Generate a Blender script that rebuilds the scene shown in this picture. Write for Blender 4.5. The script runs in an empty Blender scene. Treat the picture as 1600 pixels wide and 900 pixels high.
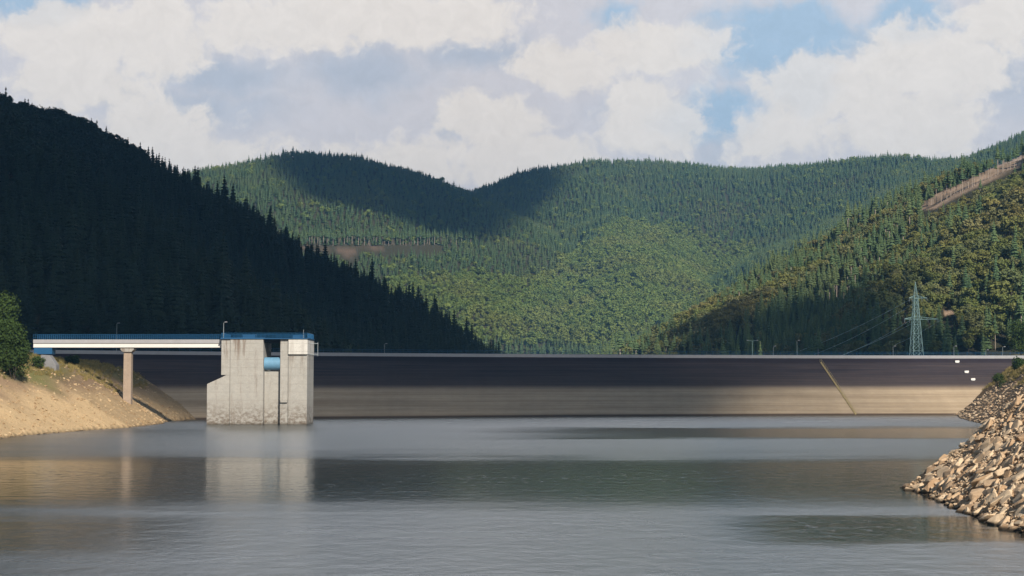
import bpy, math, random
import numpy as np
from mathutils import Vector, Matrix

SC = bpy.context.scene
COL = SC.collection
rnd = random.Random(7)
R = math.radians

# ------------------------------------------------------------------ camera
F = 2538.0                       # focal length in pixels of a 1600 px wide frame
CAM = np.array((0.0, 0.0, 9.0))  # nine metres above the water
PITCH = math.atan(150.0 / F)
cam = bpy.data.cameras.new('camera'); camo = bpy.data.objects.new('camera', cam); COL.objects.link(camo)
cam.sensor_width = 36.0; cam.lens = 36.0 * F / 1600.0
cam.clip_start = 0.5; cam.clip_end = 30000
camo.location = CAM; camo.rotation_euler = (R(90) + PITCH, 0, 0)
SC.camera = camo

# ------------------------------------------------------------------ light
SUN_EL, SUN_AZ = R(32), R(158)   # azimuth clockwise from +Y: behind the camera, to the right
S = np.array((math.sin(SUN_AZ) * math.cos(SUN_EL), math.cos(SUN_AZ) * math.cos(SUN_EL), math.sin(SUN_EL)))
sl = bpy.data.lights.new('sun', 'SUN'); so = bpy.data.objects.new('sun', sl); COL.objects.link(so)
sl.energy = 5.0; sl.angle = R(0.53); sl.color = (1.0, 0.90, 0.76)
so.rotation_euler = Vector(S).to_track_quat('Z', 'Y').to_euler()
so.location = (60, -80, 60)

W = bpy.data.worlds.new('World'); SC.world = W; W.use_nodes = True
SC.view_settings.view_transform = 'Standard'; SC.view_settings.look = 'None'
EXPO = 0.32; SC.view_settings.exposure = EXPO; SC.view_settings.gamma = 1.0; SC.view_settings.use_curve_mapping = False
SKY = 0.05

class NT:
    """small helper for writing node trees"""
    def __init__(s, tree): s.t = tree; s.n = tree.nodes; s.l = tree.links
    def inp(s, node, i, v):
        if v is None: return
        if isinstance(v, bpy.types.NodeSocket): s.l.new(v, node.inputs[i])
        else: node.inputs[i].default_value = v
    def m(s, op, a, b=None, c=None, clamp=False):
        x = s.n.new('ShaderNodeMath'); x.operation = op; x.use_clamp = clamp
        s.inp(x, 0, a); s.inp(x, 1, b); s.inp(x, 2, c); return x.outputs[0]
    def v(s, op, a, b=None, out=0):
        x = s.n.new('ShaderNodeVectorMath'); x.operation = op
        s.inp(x, 0, a); s.inp(x, 1, b); return x.outputs[out]
    def mix(s, f, a, b, mode='MIX'):
        x = s.n.new('ShaderNodeMix'); x.data_type = 'RGBA'; x.blend_type = mode
        s.inp(x, 0, f); s.inp(x, 6, a); s.inp(x, 7, b); return x.outputs[2]
    def noise(s, vec, scale, detail=4, rough=.5, out=0, dist=0, dims='3D'):
        x = s.n.new('ShaderNodeTexNoise'); x.noise_dimensions = dims
        if vec is not None: s.l.new(vec, x.inputs['Vector'])
        x.inputs['Scale'].default_value = scale; x.inputs['Detail'].default_value = detail
        x.inputs['Roughness'].default_value = rough; x.inputs['Distortion'].default_value = dist
        return x.outputs[out]
    def sep(s, v):
        x = s.n.new('ShaderNodeSeparateXYZ'); s.l.new(v, x.inputs[0]); return x.outputs
    def comb(s, a, b, c=0.0):
        x = s.n.new('ShaderNodeCombineXYZ'); s.inp(x, 0, a); s.inp(x, 1, b); s.inp(x, 2, c); return x.outputs[0]
    def ramp(s, f, stops, interp='LINEAR'):
        x = s.n.new('ShaderNodeValToRGB'); s.l.new(f, x.inputs[0]); e = x.color_ramp.elements
        x.color_ramp.interpolation = interp
        while len(e) < len(stops): e.new(0.5)
        for k, (p, c) in enumerate(stops):
            e[k].position = p; e[k].color = (c, c, c, 1) if isinstance(c, (int, float)) else (*c, 1)
        return x.outputs[0]
    def smooth(s, v, a, b):
        x = s.n.new('ShaderNodeMapRange'); x.interpolation_type = 'SMOOTHSTEP'
        s.inp(x, 0, v); x.inputs[1].default_value = a; x.inputs[2].default_value = b
        x.inputs[3].default_value = 0; x.inputs[4].default_value = 1; return x.outputs[0]
    def mapping(s, v, scale):
        return s.v('MULTIPLY', v, scale)

def lin(r, g, b):
    f = lambda c: (c / 255 / 12.92) if c / 255 <= .04045 else ((c / 255 + .055) / 1.055) ** 2.4
    return (f(r), f(g), f(b))

def build_world():
    t = NT(W.node_tree); t.n.clear()
    out = t.n.new('ShaderNodeOutputWorld'); bg = t.n.new('ShaderNodeBackground')
    sky = t.n.new('ShaderNodeTexSky'); sky.sky_type = 'NISHITA'; sky.sun_disc = False
    sky.sun_elevation = SUN_EL; sky.sun_rotation = SUN_AZ; sky.dust_density = 0.6; sky.ozone_density = 2.0
    tc = t.n.new('ShaderNodeTexCoord'); d = tc.outputs['Generated']
    x, y, z = t.sep(d)[:3]
    # azimuth and elevation of the direction, in hundredths of 2538 px (about 2.26 degrees)
    K = F / 100
    az = t.m('MULTIPLY', t.m('ARCTAN2', x, y), K); el = t.m('MULTIPLY', t.m('ARCSINE', z), K)
    p = t.comb(az, el)
    w1 = t.v('MULTIPLY', t.v('SUBTRACT', t.noise(p, .55, 3, .55, out=1), (.5, .5, .5)), (1.3, .8, 0))
    w2 = t.v('MULTIPLY', t.v('SUBTRACT', t.noise(p, 1.9, 5, .62, out=1), (.5, .5, .5)), (.65, .5, 0))
    q = t.v('ADD', t.v('ADD', p, w1), w2)
    def field(blobs):
        acc = None
        for (cx, cy, rx, ry, wt) in blobs:
            a = math.atan((cx - 800) / F) * K; e = math.atan((600 - cy) / F) * K
            dd = t.v('LENGTH', t.v('MULTIPLY', t.v('SUBTRACT', q, (a, e, 0)), (100 / rx, 100 / ry, 0)), out=1)
            b = t.m('MULTIPLY', t.m('SUBTRACT', 1.0, dd), wt)
            acc = b if acc is None else t.m('MAXIMUM', acc, b)
        return acc
    n1 = t.noise(p, 1.2, 6, .6); n2 = t.noise(q, 3.2, 5, .6)
    big = t.noise(t.v('MULTIPLY', d, (1, 1, 2.2)), 2.3, 5, .58)
    blue = field([(50, 5, 95, 48, 1.1), (1225, 60, 150, 70, 1.2), (1120, 175, 95, 50, 1.0), (1255, 130, 80, 60, 1.), (1440, 35, 85, 42, 1.1), (960, 20, 60, 25, .7), (300, -330, 400, 150, 1), (1300, -260, 350, 110, 1)])
    dark = field([(330, 120, 170, 42, 1), (560, 110, 150, 55, 1), (740, 75, 130, 45, .9), (290, 165, 190, 45, .9), (690, 205, 28, 45, .9), (1330, 75, 60, 50, .6), (1560, 130, 60, 90, .6), (1130, 225, 45, 60, .5), (960, 165, 60, 30, .5)])
    lit = field([(240, 70, 75, 80, 1.1), (110, 70, 110, 60, 1.1), (120, 140, 130, 40, .8), (580, 10, 260, 60, .9), (420, 30, 140, 55, .7), (1030, 65, 150, 45, 1.1), (890, 95, 110, 42, 1), (1020, 175, 95, 70, 1.1), (760, 200, 110, 55, .9), (830, 250, 140, 50, .9), (1290, 150, 125, 65, 1.1), (1440, 110, 130, 75, 1.1), (1420, 210, 140, 70, .95), (1210, 205, 90, 50, .8), (1570, 50, 80, 55, 1.0), (230, 200, 130, 60, .7), (300, 250, 160, 50, .7), (600, 250, 200, 45, .6)])
    n3 = t.noise(q, 7.5, 4, .6)
    fm = t.m('SUBTRACT', n1, .5)
    lit_m = t.smooth(t.m('ADD', lit, t.m('ADD', t.m('MULTIPLY', fm, 1.3), t.m('MULTIPLY', t.m('SUBTRACT', n2, .5), 1.0))), -.10, .31)
    dark_m = t.smooth(t.m('ADD', dark, t.m('MULTIPLY', fm, 1.0)), -.2, .9)
    blue_m = t.smooth(t.m('ADD', blue, t.m('ADD', t.m('MULTIPLY', fm, 1.0), t.m('MULTIPLY', t.m('SUBTRACT', n2, .5), .6))), -.15, .55)
    # away from the photographed part of the sky: broken cloud everywhere
    c = lambda r, g, b: (*[k / SKY / 2 ** EXPO for k in lin(r, g, b)], 1)
    near = t.m('MULTIPLY', t.smooth(t.m('ABSOLUTE', az), 14.0, 9.5), t.smooth(el, 9.0, 6.0))
    near = t.m('MULTIPLY', t.m('SUBTRACT', 1, t.smooth(t.m('ABSOLUTE', az), 9.5, 14.0)), t.m('SUBTRACT', 1, t.smooth(el, 6.2, 9.0)))
    far_cloud = t.smooth(big, .36, .58)
    shade = t.m('ADD', t.m('MULTIPLY', t.m('SUBTRACT', n2, .5), .55), t.m('MULTIPLY', t.m('SUBTRACT', n3, .5), .35))
    grey = t.mix(dark_m, c(225, 222, 226), c(197, 204, 217))
    col = t.mix(lit_m, grey, c(247, 239, 231))
    col = t.mix(t.m('MULTIPLY', blue_m, t.m('SUBTRACT', 1, t.m('MULTIPLY', lit_m, .85))), col, c(180, 204, 227))
    val = t.m('ADD', 1.05, t.m('MULTIPLY', shade, .40))
    col = t.mix(1.0, col, t.comb(val, val, val), 'MULTIPLY')
    ahead = t.m('MULTIPLY', t.smooth(y, .62, .85), t.m('SUBTRACT', 1, t.smooth(z, .38, .55)))  # unseen bright cloud above the frame, added to brighten the water's reflection
    fc = t.mix(ahead, c(90, 98, 112), tuple(3.8 * q_ for q_ in c(244, 248, 255)[:3]) + (1,))
    farc = t.mix(t.m('MULTIPLY', far_cloud, t.m('ADD', .25, t.m('MULTIPLY', ahead, .75))), sky.outputs[0], fc)
    final = t.mix(near, farc, col)
    t.l.new(final, bg.inputs[0]); bg.inputs[1].default_value = SKY
    t.l.new(bg.outputs[0], out.inputs[0])
build_world()

# ------------------------------------------------------------------ helpers
def tag(o, label=None, cat=None, group=None, kind=None):
    if label: o['label'] = label
    if cat: o['category'] = cat
    if group: o['group'] = group
    if kind: o['kind'] = kind
    return o
def empty(name, loc=(0, 0, 0), rz=0.0, label=None, cat=None, group=None):
    o = bpy.data.objects.new(name, None); COL.objects.link(o); o.location = loc; o.rotation_euler = (0, 0, rz)
    o.empty_display_size = .3
    return tag(o, label, cat, group)
def mesh_obj(name, verts, faces, mat, parent=None, smooth=False, link=True):
    me = bpy.data.meshes.new(name)
    if isinstance(verts, np.ndarray): verts = verts.tolist()
    me.from_pydata(verts, [], faces if isinstance(faces, list) else faces.tolist()); me.update()
    for m_ in (mat if isinstance(mat, (list, tuple)) else [mat]): me.materials.append(m_)
    if smooth: me.polygons.foreach_set('use_smooth', [True] * len(me.polygons))
    o = bpy.data.objects.new(name, me)
    if link: COL.objects.link(o)
    if parent: o.parent = parent
    return o

class MB:
    def __init__(s): s.v = []; s.f = []
    def box(s, x0, x1, y0, y1, z0, z1):
        b = len(s.v)
        s.v += [(x, y, z) for z in (z0, z1) for y in (y0, y1) for x in (x0, x1)]
        s.f += [tuple(b + k for k in q) for q in ((0, 2, 3, 1), (4, 5, 7, 6), (0, 1, 5, 4), (2, 6, 7, 3), (0, 4, 6, 2), (1, 3, 7, 5))]
        return s
    def prism(s, poly, y0, y1):      # polygon in x,z extruded along y
        b = len(s.v); n = len(poly)
        s.v += [(x, y0, z) for x, z in poly] + [(x, y1, z) for x, z in poly]
        s.f += [tuple(b + k for k in range(n)), tuple(b + n + k for k in reversed(range(n)))]
        s.f += [(b + k, b + n + k, b + n + (k + 1) % n, b + (k + 1) % n) for k in range(n)]
        return s
    def bar(s, p, q, r, n=4, r2=None):
        p = Vector(p); q = Vector(q); d = (q - p)
        if d.length < 1e-6: return s
        u = d.orthogonal().normalized(); w = d.normalized().cross(u); b = len(s.v); r2 = r if r2 is None else r2
        for c, rr in ((p, r), (q, r2)):
            for k in range(n):
                a = 2 * math.pi * (k + .5) / n; s.v.append(tuple(c + (u * math.cos(a) + w * math.sin(a)) * rr))
        s.f += [(b + k, b + (k + 1) % n, b + n + (k + 1) % n, b + n + k) for k in range(n)]
        s.f += [tuple(b + k for k in reversed(range(n))), tuple(b + n + k for k in range(n))]
        return s
    def tube(s, pts, r, n=4):
        for a, b in zip(pts[:-1], pts[1:]): s.bar(a, b, r, n)
        return s
    def build(s, name, mat, parent=None, bevel=0, smooth=False):
        o = mesh_obj(name, s.v, s.f, mat, parent, smooth)
        if bevel:
            m_ = o.modifiers.new('bevel', 'BEVEL'); m_.width = bevel; m_.segments = 1; m_.limit_method = 'ANGLE'
        return o

# px <-> world
cp, sp = math.cos(PITCH), math.sin(PITCH)
def ray(px, py):
    a = np.array((px - 800.0, F * cp - (450 - py) * sp, F * sp + (450 - py) * cp)); return a
def at(px, py, Y):
    d = ray(px, py); return CAM + d * (Y / d[1])
def project(P):
    P = np.atleast_2d(P) - CAM
    depth = P[:, 1] * cp + P[:, 2] * sp; up = -P[:, 1] * sp + P[:, 2] * cp
    depth = np.where(depth < 1, 1, depth)
    return 800 + F * P[:, 0] / depth, 450 - F * up / depth

# value noise
def vnoise(x, y, seed=0):
    xi = np.floor(x).astype(np.int64); yi = np.floor(y).astype(np.int64); fx = x - xi; fy = y - yi
    fx = fx * fx * (3 - 2 * fx); fy = fy * fy * (3 - 2 * fy)
    def h(a, b):
        n = (a * 374761393 + b * 668265263 + seed * 1442695041) & 0xffffffff
        n = ((n ^ (n >> 13)) * 1274126177) & 0xffffffff
        return ((n ^ (n >> 16)) & 0xffff) / 65535.0
    return (h(xi, yi) * (1 - fx) + h(xi + 1, yi) * fx) * (1 - fy) + (h(xi, yi + 1) * (1 - fx) + h(xi + 1, yi + 1) * fx) * fy
def fbm(x, y, scale, octv=4, seed=0):
    a = 0; amp = .5; tot = 0
    for k in range(octv):
        a = a + amp * (vnoise(x / scale + 17.3 * k, y / scale - 9.1 * k, seed + k) - .5); tot += amp
        amp *= .5; scale *= .5
    return a / tot * 2

# ------------------------------------------------------------------ terrain
# lake outline (water plus the lowland below the dam), distances in metres
LEFT = [(-60, -10), (-74, 60), (-80, 150), (-84, 220), (-84.5, 262), (-85, 285), (-82, 320), (-79.0, 338), (-79.0, 352), (-78.9, 368), (-82, 384), (-82.5, 398), (-79.5, 415), (-79, 440), (-82, 500), (-95, 620), (-110, 900)]
RIGHT = [(48, -10), (40, 55), (34, 90), (30.9, 99), (31.3, 110), (33, 126), (34.3, 142), (37.5, 149), (52, 160), (78, 190), (92, 250), (99, 310), (103, 351), (112, 400), (118.5, 432), (125, 456), (135, 500), (133, 560), (140, 900)]
POLY = np.array([(-60, 7)] + LEFT[1:] + RIGHT[::-1][:-1] + [(40, 7)], float)
def sdist(X, Y):
    """signed distance to the lake outline, positive on land"""
    best = np.full(X.shape, 1e9); ins = np.zeros(X.shape, bool); n = len(POLY)
    for k in range(n):
        ax, ay = POLY[k]; bx, by = POLY[(k + 1) % n]; dx, dy = bx - ax, by - ay
        t = np.clip(((X - ax) * dx + (Y - ay) * dy) / (dx * dx + dy * dy), 0, 1)
        best = np.minimum(best, np.hypot(X - ax - t * dx, Y - ay - t * dy))
        if ay != by:
            c = ((ay > Y) != (by > Y)) & (X < (bx - ax) * (Y - ay) / (by - ay) + ax); ins ^= c
    return np.where(ins, -best, best)

def ridge_pts(l): return [tuple(at(px, py, Y)) for px, py, Y in l]
RIDGES = [  # name, points (px, py, Y), slope, rounding, back slope factor
    ('A', [(-420, -34, 760), (-200, 120, 830), (0, 200, 880), (75, 216, 900), (150, 254, 930), (235, 313, 960), (300, 370, 1000), (380, 414, 1040), (440, 450, 1070), (520, 476, 1110), (600, 526, 1150), (665, 566, 1190), (720, 598, 1220), (780, 640, 1250)], .56, 14),
    ('B', [(-500, 330, 2900), (60, 350, 2700), (250, 320, 2600), (330, 291, 2560), (400, 266, 2520), (470, 250, 2500), (540, 251, 2500), (600, 264, 2520), (660, 290, 2560), (700, 320, 2600)], .50, 60),
    ('B', [(660, 330, 3000), (740, 300, 2950), (800, 287, 2950), (860, 265, 2950), (930, 257, 2950), (1000, 258, 2950), (1100, 262, 2900), (1200, 268, 2850), (1300, 268, 2800), (1400, 258, 2700), (1480, 254, 2600), (1560, 240, 2500), (1700, 190, 2400), (2000, 60, 2300)], .44, 60),
    ('B', [(930, 257, 2950), (960, 340, 2500), (1000, 420, 2150), (1010, 520, 1800)], .50, 50),   # spur with the broadleaf wood
    ('B', [(470, 250, 2500), (430, 350, 2200), (480, 420, 1950), (560, 500, 1700)], .5, 40),
    ('C', [(1010, 586, 1020), (1060, 566, 1010), (1120, 532, 1010), (1200, 494, 1020), (1270, 456, 1030), (1330, 422, 1040), (1390, 372, 1050), (1446, 323, 1060), (1500, 297, 1055), (1560, 269, 1045), (1600, 252, 1035), (1760, 180, 980), (2000, 60, 900)], .52, 12),
]
RP = [(n, ridge_pts(p), s, r) for n, p, s, r in RIDGES]
def hills(X, Y):
    z = np.full(X.shape, -30.0); owner = np.zeros(X.shape, int)
    for (n, pts, s, r) in RP:
        for a, b in zip(pts[:-1], pts[1:]):
            dx, dy = b[0] - a[0], b[1] - a[1]
            t = np.clip(((X - a[0]) * dx + (Y - a[1]) * dy) / (dx * dx + dy * dy), 0, 1)
            d = np.hypot(X - a[0] - t * dx, Y - a[1] - t * dy)
            h = a[2] + t * (b[2] - a[2]) - s * (np.sqrt(d * d + r * r) - r)
            m = h > z; z = np.where(m, h, z); owner = np.where(m, 'ABC'.index(n) + 1, owner)
    return z, owner
def height(X, Y, want_owner=False):
    X = np.asarray(X, float); Y = np.asarray(Y, float)
    dist = np.hypot(X, Y)
    d = sdist(X, Y); side = X > -10
    d = d + fbm(X, Y, 14, 3, 5) * np.where(dist < 600, 1.0, 0) * np.clip(np.abs(d) / 3, .25, 1) * .9
    s = np.where(side, np.where(Y < 200, .72, .78), .66)
    cap = np.where(side, np.where(Y < 200, 13.0, 16.5), 14.5)
    zl = s * d
    bank = np.where(zl < cap, zl, cap + (zl - cap) * .10)
    bank = np.where(zl > cap - 3, np.minimum(bank, cap - 3 + (zl - cap + 3) * .5 * 1.0), bank)
    bank = np.minimum(bank, cap + 3 + np.maximum(d - 40, 0) * .05)
    bank = np.where(Y > 640, np.minimum(bank, 16 - (Y - 640) * .2), bank)
    bank = np.maximum(bank, -25.0)
    rough = fbm(X, Y, 9, 4, 11) * .9 + fbm(X, Y, 40, 3, 2) * .8
    bank = np.where(d > 0, bank + rough * np.clip(d / 5, 0, 1), np.maximum(-14, d * .7))
    hz, ow = hills(X, Y)
    amp = np.clip((Y - 450) / 2000, 0, 1) * 26 + 4
    hz = hz + fbm(X, Y, 60 + 240 * 1.0, 4, 3) * amp * .8 + fbm(X, Y, 40, 2, 8) * 2.0
    use = hz > bank
    z = np.where(use, hz, bank)
    return (z, np.where(use, ow, 0)) if want_owner else z
def hit(px, py, y0=60.0, y1=4500.0):
    """where the ray through a pixel meets the terrain"""
    Ys = np.geomspace(y0, y1, 1500); d = ray(px, py); P = CAM[None] + d[None] * (Ys / d[1])[:, None]
    h = height(P[:, 0], P[:, 1]); k = np.where(P[:, 2] < h)[0]
    if len(k) == 0: return None
    k = max(1, k[0]); a, b = P[k - 1], P[k]; ha, hb = a[2] - h[k - 1], b[2] - h[k]
    t = ha / (ha - hb + 1e-9); q = a + (b - a) * t; q[2] = float(height(q[0:1], q[1:2])[0]); return q

def in_poly(px, py, poly):
    ins = np.zeros(px.shape, bool); n = len(poly)
    for k in range(n):
        ax, ay = poly[k]; bx, by = poly[(k + 1) % n]
        if ay != by:
            ins ^= ((ay > py) != (by > py)) & (px < (bx - ax) * (py - ay) / (by - ay) + ax)
    return ins
def poly_sd(px, py, poly):
    best = np.full(px.shape, 1e9); n = len(poly)
    for k in range(n):
        ax, ay = poly[k]; bx, by = poly[(k + 1) % n]; dx, dy = bx - ax, by - ay
        t = np.clip(((px - ax) * dx + (py - ay) * dy) / (dx * dx + dy * dy + 1e-9), 0, 1)
        best = np.minimum(best, np.hypot(px - ax - t * dx, py - ay - t * dy))
    return np.where(in_poly(px, py, poly), best, -best)

# bare ground: the felled ride along the right ridge, the cut at the left, a few gaps
CLEAR = [[(1440, 320), (1446, 314), (1500, 288), (1560, 260), (1604, 242), (1604, 254), (1560, 272), (1510, 298), (1462, 323), (1440, 326)],
         [(422, 385), (480, 385), (600, 386), (600, 388), (560, 389), (552, 402), (540, 402), (524, 391), (422, 388)],
         
         [(600, 385.5), (690, 385), (690, 386.5), (600, 388)],
             [(1403, 436), (1418, 434), (1422, 452), (1406, 456)], [(1408, 494), (1424, 486), (1424, 496), (1410, 504)],
         [(1475, 488), (1492, 480), (1494, 490), (1478, 496)]]

def ss(x, a, b):
    t = np.clip((x - a) / (b - a), 0, 1); return t * t * (3 - 2 * t)

# ------------------------------------------------------------------ materials
def new_mat(name):
    m_ = bpy.data.materials.new(name); m_.use_nodes = True; t = NT(m_.node_tree); t.n.clear()
    out = t.n.new('ShaderNodeOutputMaterial'); b = t.n.new('ShaderNodeBsdfPrincipled'); t.l.new(b.outputs[0], out.inputs[0])
    return m_, t, b, out
def geo(t): return t.n.new('ShaderNodeNewGeometry').outputs['Position']
def bump(t, b, h, strength, dist):
    n = t.n.new('ShaderNodeBump'); n.inputs['Strength'].default_value = strength; n.inputs['Distance'].default_value = dist
    t.l.new(h, n.inputs['Height']); t.l.new(n.outputs[0], b.inputs['Normal']); return n

def simple(name, col, rough=.6, metal=0, var=.12, scale=3.0):
    m_, t, b, o = new_mat(name)
    tc = t.n.new('ShaderNodeTexCoord').outputs['Object']
    n = t.noise(tc, scale, 4, .6)
    c1 = tuple(c * (1 - var) for c in col) + (1,); c2 = tuple(min(1, c * (1 + var)) for c in col) + (1,)
    t.l.new(t.mix(n, c1, c2), b.inputs['Base Color']); b.inputs['Roughness'].default_value = rough
    b.inputs['Metallic'].default_value = metal
    return m_

def foliage(name, c1, c2, c3, hue_var=.5, transl=.25):
    m_, t, b, out = new_mat(name)
    info = t.n.new('ShaderNodeObjectInfo').outputs['Random']
    pos = geo(t)
    n = t.noise(pos, .012, 3, .6); n2 = t.noise(pos, .9, 3, .6)
    a = t.mix(t.ramp(info, [(0, 0.0), (1, 1.0)]), (*c1, 1), (*c2, 1))
    a = t.mix(t.m('MULTIPLY', t.smooth(n, .45, .65), hue_var), a, (*c3, 1))
    v = t.m('ADD', .65, t.m('MULTIPLY', n2, .7)); a = t.mix(1, a, t.comb(v, v, v), 'MULTIPLY')
    t.l.new(a, b.inputs['Base Color']); b.inputs['Roughness'].default_value = .75
    b.inputs['Specular IOR Level'].default_value = .15
    tr = t.n.new('ShaderNodeBsdfTranslucent'); t.l.new(a, tr.inputs[0])
    mx = t.n.new('ShaderNodeMixShader'); mx.inputs[0].default_value = transl * .6
    t.l.new(b.outputs[0], mx.inputs[1]); t.l.new(tr.outputs[0], mx.inputs[2]); t.l.new(mx.outputs[0], out.inputs[0])
    return m_

M = {}
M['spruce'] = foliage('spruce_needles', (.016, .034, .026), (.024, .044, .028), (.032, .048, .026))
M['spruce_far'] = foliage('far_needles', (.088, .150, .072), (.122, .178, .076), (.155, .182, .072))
M['broad'] = foliage('broadleaf_leaves', (.15, .185, .055), (.20, .205, .065), (.26, .205, .075), .55)
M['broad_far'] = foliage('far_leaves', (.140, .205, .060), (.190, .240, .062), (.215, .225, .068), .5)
M['mixed'] = foliage('mixed_leaves', (.14, .175, .070), (.20, .20, .085), (.25, .21, .095), .5)
M['shrub'] = foliage('shrub_leaves', (.036, .068, .018), (.058, .088, .020), (.085, .100, .025), .4)
M['grass'] = foliage('dry_grass', (.20, .17, .06), (.32, .25, .10), (.12, .14, .04), .5)
M['bark'] = simple('bark', (.055, .045, .035), .9, 0, .3, 2)
M['pale_bark'] = simple('pale_bark', (.36, .30, .25), .85, 0, .35, 2)

def terrain_mat():
    m_, t, b, o = new_mat('ground_soil')
    a = t.n.new('ShaderNodeVertexColor'); a.layer_name = 'soil'
    pos = geo(t)
    n = t.noise(pos, .35, 6, .65); n2 = t.noise(pos, 2.3, 5, .7)
    v = t.m('ADD', .55, t.m('ADD', t.m('MULTIPLY', n, .55), t.m('MULTIPLY', n2, .4)))
    col = t.mix(1, a.outputs[0], t.comb(v, v, v), 'MULTIPLY')
    t.l.new(col, b.inputs['Base Color']); b.inputs['Roughness'].default_value = .95
    b.inputs['Specular IOR Level'].default_value = .1
    bump(t, b, t.m('ADD', t.m('MULTIPLY', n, 1.5), n2), .8, .5)
    return m_
M['soil'] = terrain_mat()

def rock_mat(name, cols):
    m_, t, b, o = new_mat(name)
    info = t.n.new('ShaderNodeObjectInfo').outputs['Random']; pos = geo(t)
    n = t.noise(pos, 2.2, 5, .65); n2 = t.noise(pos, 9, 4, .7)
    c = t.ramp(t.m('FRACT', t.m('ADD', info, t.m('MULTIPLY', n, .6))), [(0, cols[0]), (.45, cols[1]), (1, cols[2])])
    v = t.m('ADD', .6, t.m('ADD', t.m('MULTIPLY', n2, .5), t.m('MULTIPLY', n, .3))); c = t.mix(1, c, t.comb(v, v, v), 'MULTIPLY')
    zz = t.sep(pos)[2]
    c = t.mix(t.m('SUBTRACT', 1, t.smooth(t.m('ADD', zz, t.m('MULTIPLY', n, .15)), .14, .38)), c, (.05, .038, .026, 1))   # wet foot
    t.l.new(c, b.inputs['Base Color']); b.inputs['Roughness'].default_value = .9; b.inputs['Specular IOR Level'].default_value = .15
    bump(t, b, n2, .6, .06)
    return m_
M['rock'] = rock_mat('rubble_rock', [(.38, .25, .15), (.56, .41, .27), (.68, .54, .38)])
M['rock2'] = rock_mat('bank_stone', [(.30, .20, .11), (.46, .33, .19), (.56, .43, .27)])

def concrete(name, base=(.47, .445, .40), stain=.9, top=19.4):
    m_, t, b, o = new_mat(name)
    pos = geo(t); x, y, z = t.sep(pos)[:3]
    n = t.noise(pos, .5, 5, .6); f = t.noise(pos, 3.0, 5, .7)
    st = t.noise(t.v('MULTIPLY', pos, (.8, .8, .09)), 1.0, 5, .65)       # vertical streaks
    bl = t.noise(t.v('MULTIPLY', pos, (1.2, 1.2, 1.6)), .9, 5, .7)
    c = t.mix(n, (*[k * .86 for k in base], 1), (*[min(1, k * 1.12) for k in base], 1))
    low = t.m('SUBTRACT', 1, t.smooth(t.m('ADD', z, t.m('MULTIPLY', n, 4)), 1.0, 9.5))
    c = t.mix(t.m('MULTIPLY', t.m('MULTIPLY', low, t.smooth(bl, .38, .62)), .68 * stain), c, (.13, .10, .075, 1))
    c = t.mix(t.m('MULTIPLY', t.smooth(st, .50, .75), .38 * stain), c, (.19, .15, .115, 1))
    hi = t.smooth(z, top - 6, top)
    c = t.mix(t.m('MULTIPLY', t.m('MULTIPLY', hi, t.smooth(st, .50, .62)), .55 * stain), c, (.17, .12, .09, 1))
    foot = t.m('SUBTRACT', 1, t.smooth(t.m('ADD', z, f), .35, 1.3))
    c = t.mix(t.m('MULTIPLY', foot, .8), c, (.085, .07, .052, 1))
    # board-marked pour joints every 1.8 m
    j = t.m('ABSOLUTE', t.m('SUBTRACT', t.m('FRACT', t.m('DIVIDE', t.m('ADD', z, t.m('MULTIPLY', f, .05)), 1.8)), .5))
    jm = t.smooth(j, .465, .49); c = t.mix(t.m('MULTIPLY', t.m('MULTIPLY', jm, .4), t.smooth(n, .35, .6)), c, (.2, .17, .14, 1))
    v = t.m('ADD', .58, t.m('ADD', t.m('MULTIPLY', f, .42), t.m('MULTIPLY', bl, .42))); c = t.mix(1, c, t.comb(v, v, v), 'MULTIPLY')
    t.l.new(c, b.inputs['Base Color']); b.inputs['Roughness'].default_value = .88
    bump(t, b, t.m('SUBTRACT', t.m('MULTIPLY', f, .6), t.m('MULTIPLY', jm, .5)), .5, .08)
    return m_
M['concrete'] = concrete('weathered_concrete', (.375, .362, .335), 1.55)
M['concrete_warm'] = concrete('pier_concrete', (.36, .28, .215), .5)
M['concrete_clean'] = concrete('cleaner_concrete', (.60, .585, .55), .35)
M['concrete_white'] = simple('pale_concrete', (.74, .72, .70), .7, 0, .08, .6)
M['concrete_grey'] = simple('grey_concrete', (.36, .36, .38), .85, 0, .15, .8)
M['abutment'] = simple('dull_concrete', (.22, .22, .23), .9, 0, .3, .8)
M['blue_paint'] = simple('blue_paint', (.012, .085, .20), .45, .0, .15, 1.5)
M['blue_bright'] = simple('gate_blue_paint', (.13, .29, .44), .6, .0, .25, 1.2)
M['dark_steel'] = simple('dark_steel', (.05, .07, .09), .5, .6, .1)
M['galv'] = simple('galvanised_steel', (.30, .34, .36), .5, .6, .1)
M['pylon'] = simple('green_grey_steel', (.30, .46, .46), .6, 0, .1)
M['white_paint'] = simple('white_paint', (.82, .82, .80), .5, 0, .04)
M['yellow'] = simple('yellow_paint', (.42, .34, .17), .7, 0, .5, 1.6)
M['road'] = simple('asphalt', (.06, .06, .06), .9, 0, .2, .5)
M['slot_shade'] = simple('slot_shade', (.01, .012, .02), .9)  # near black standing in for the shade inside the tower slot

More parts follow.
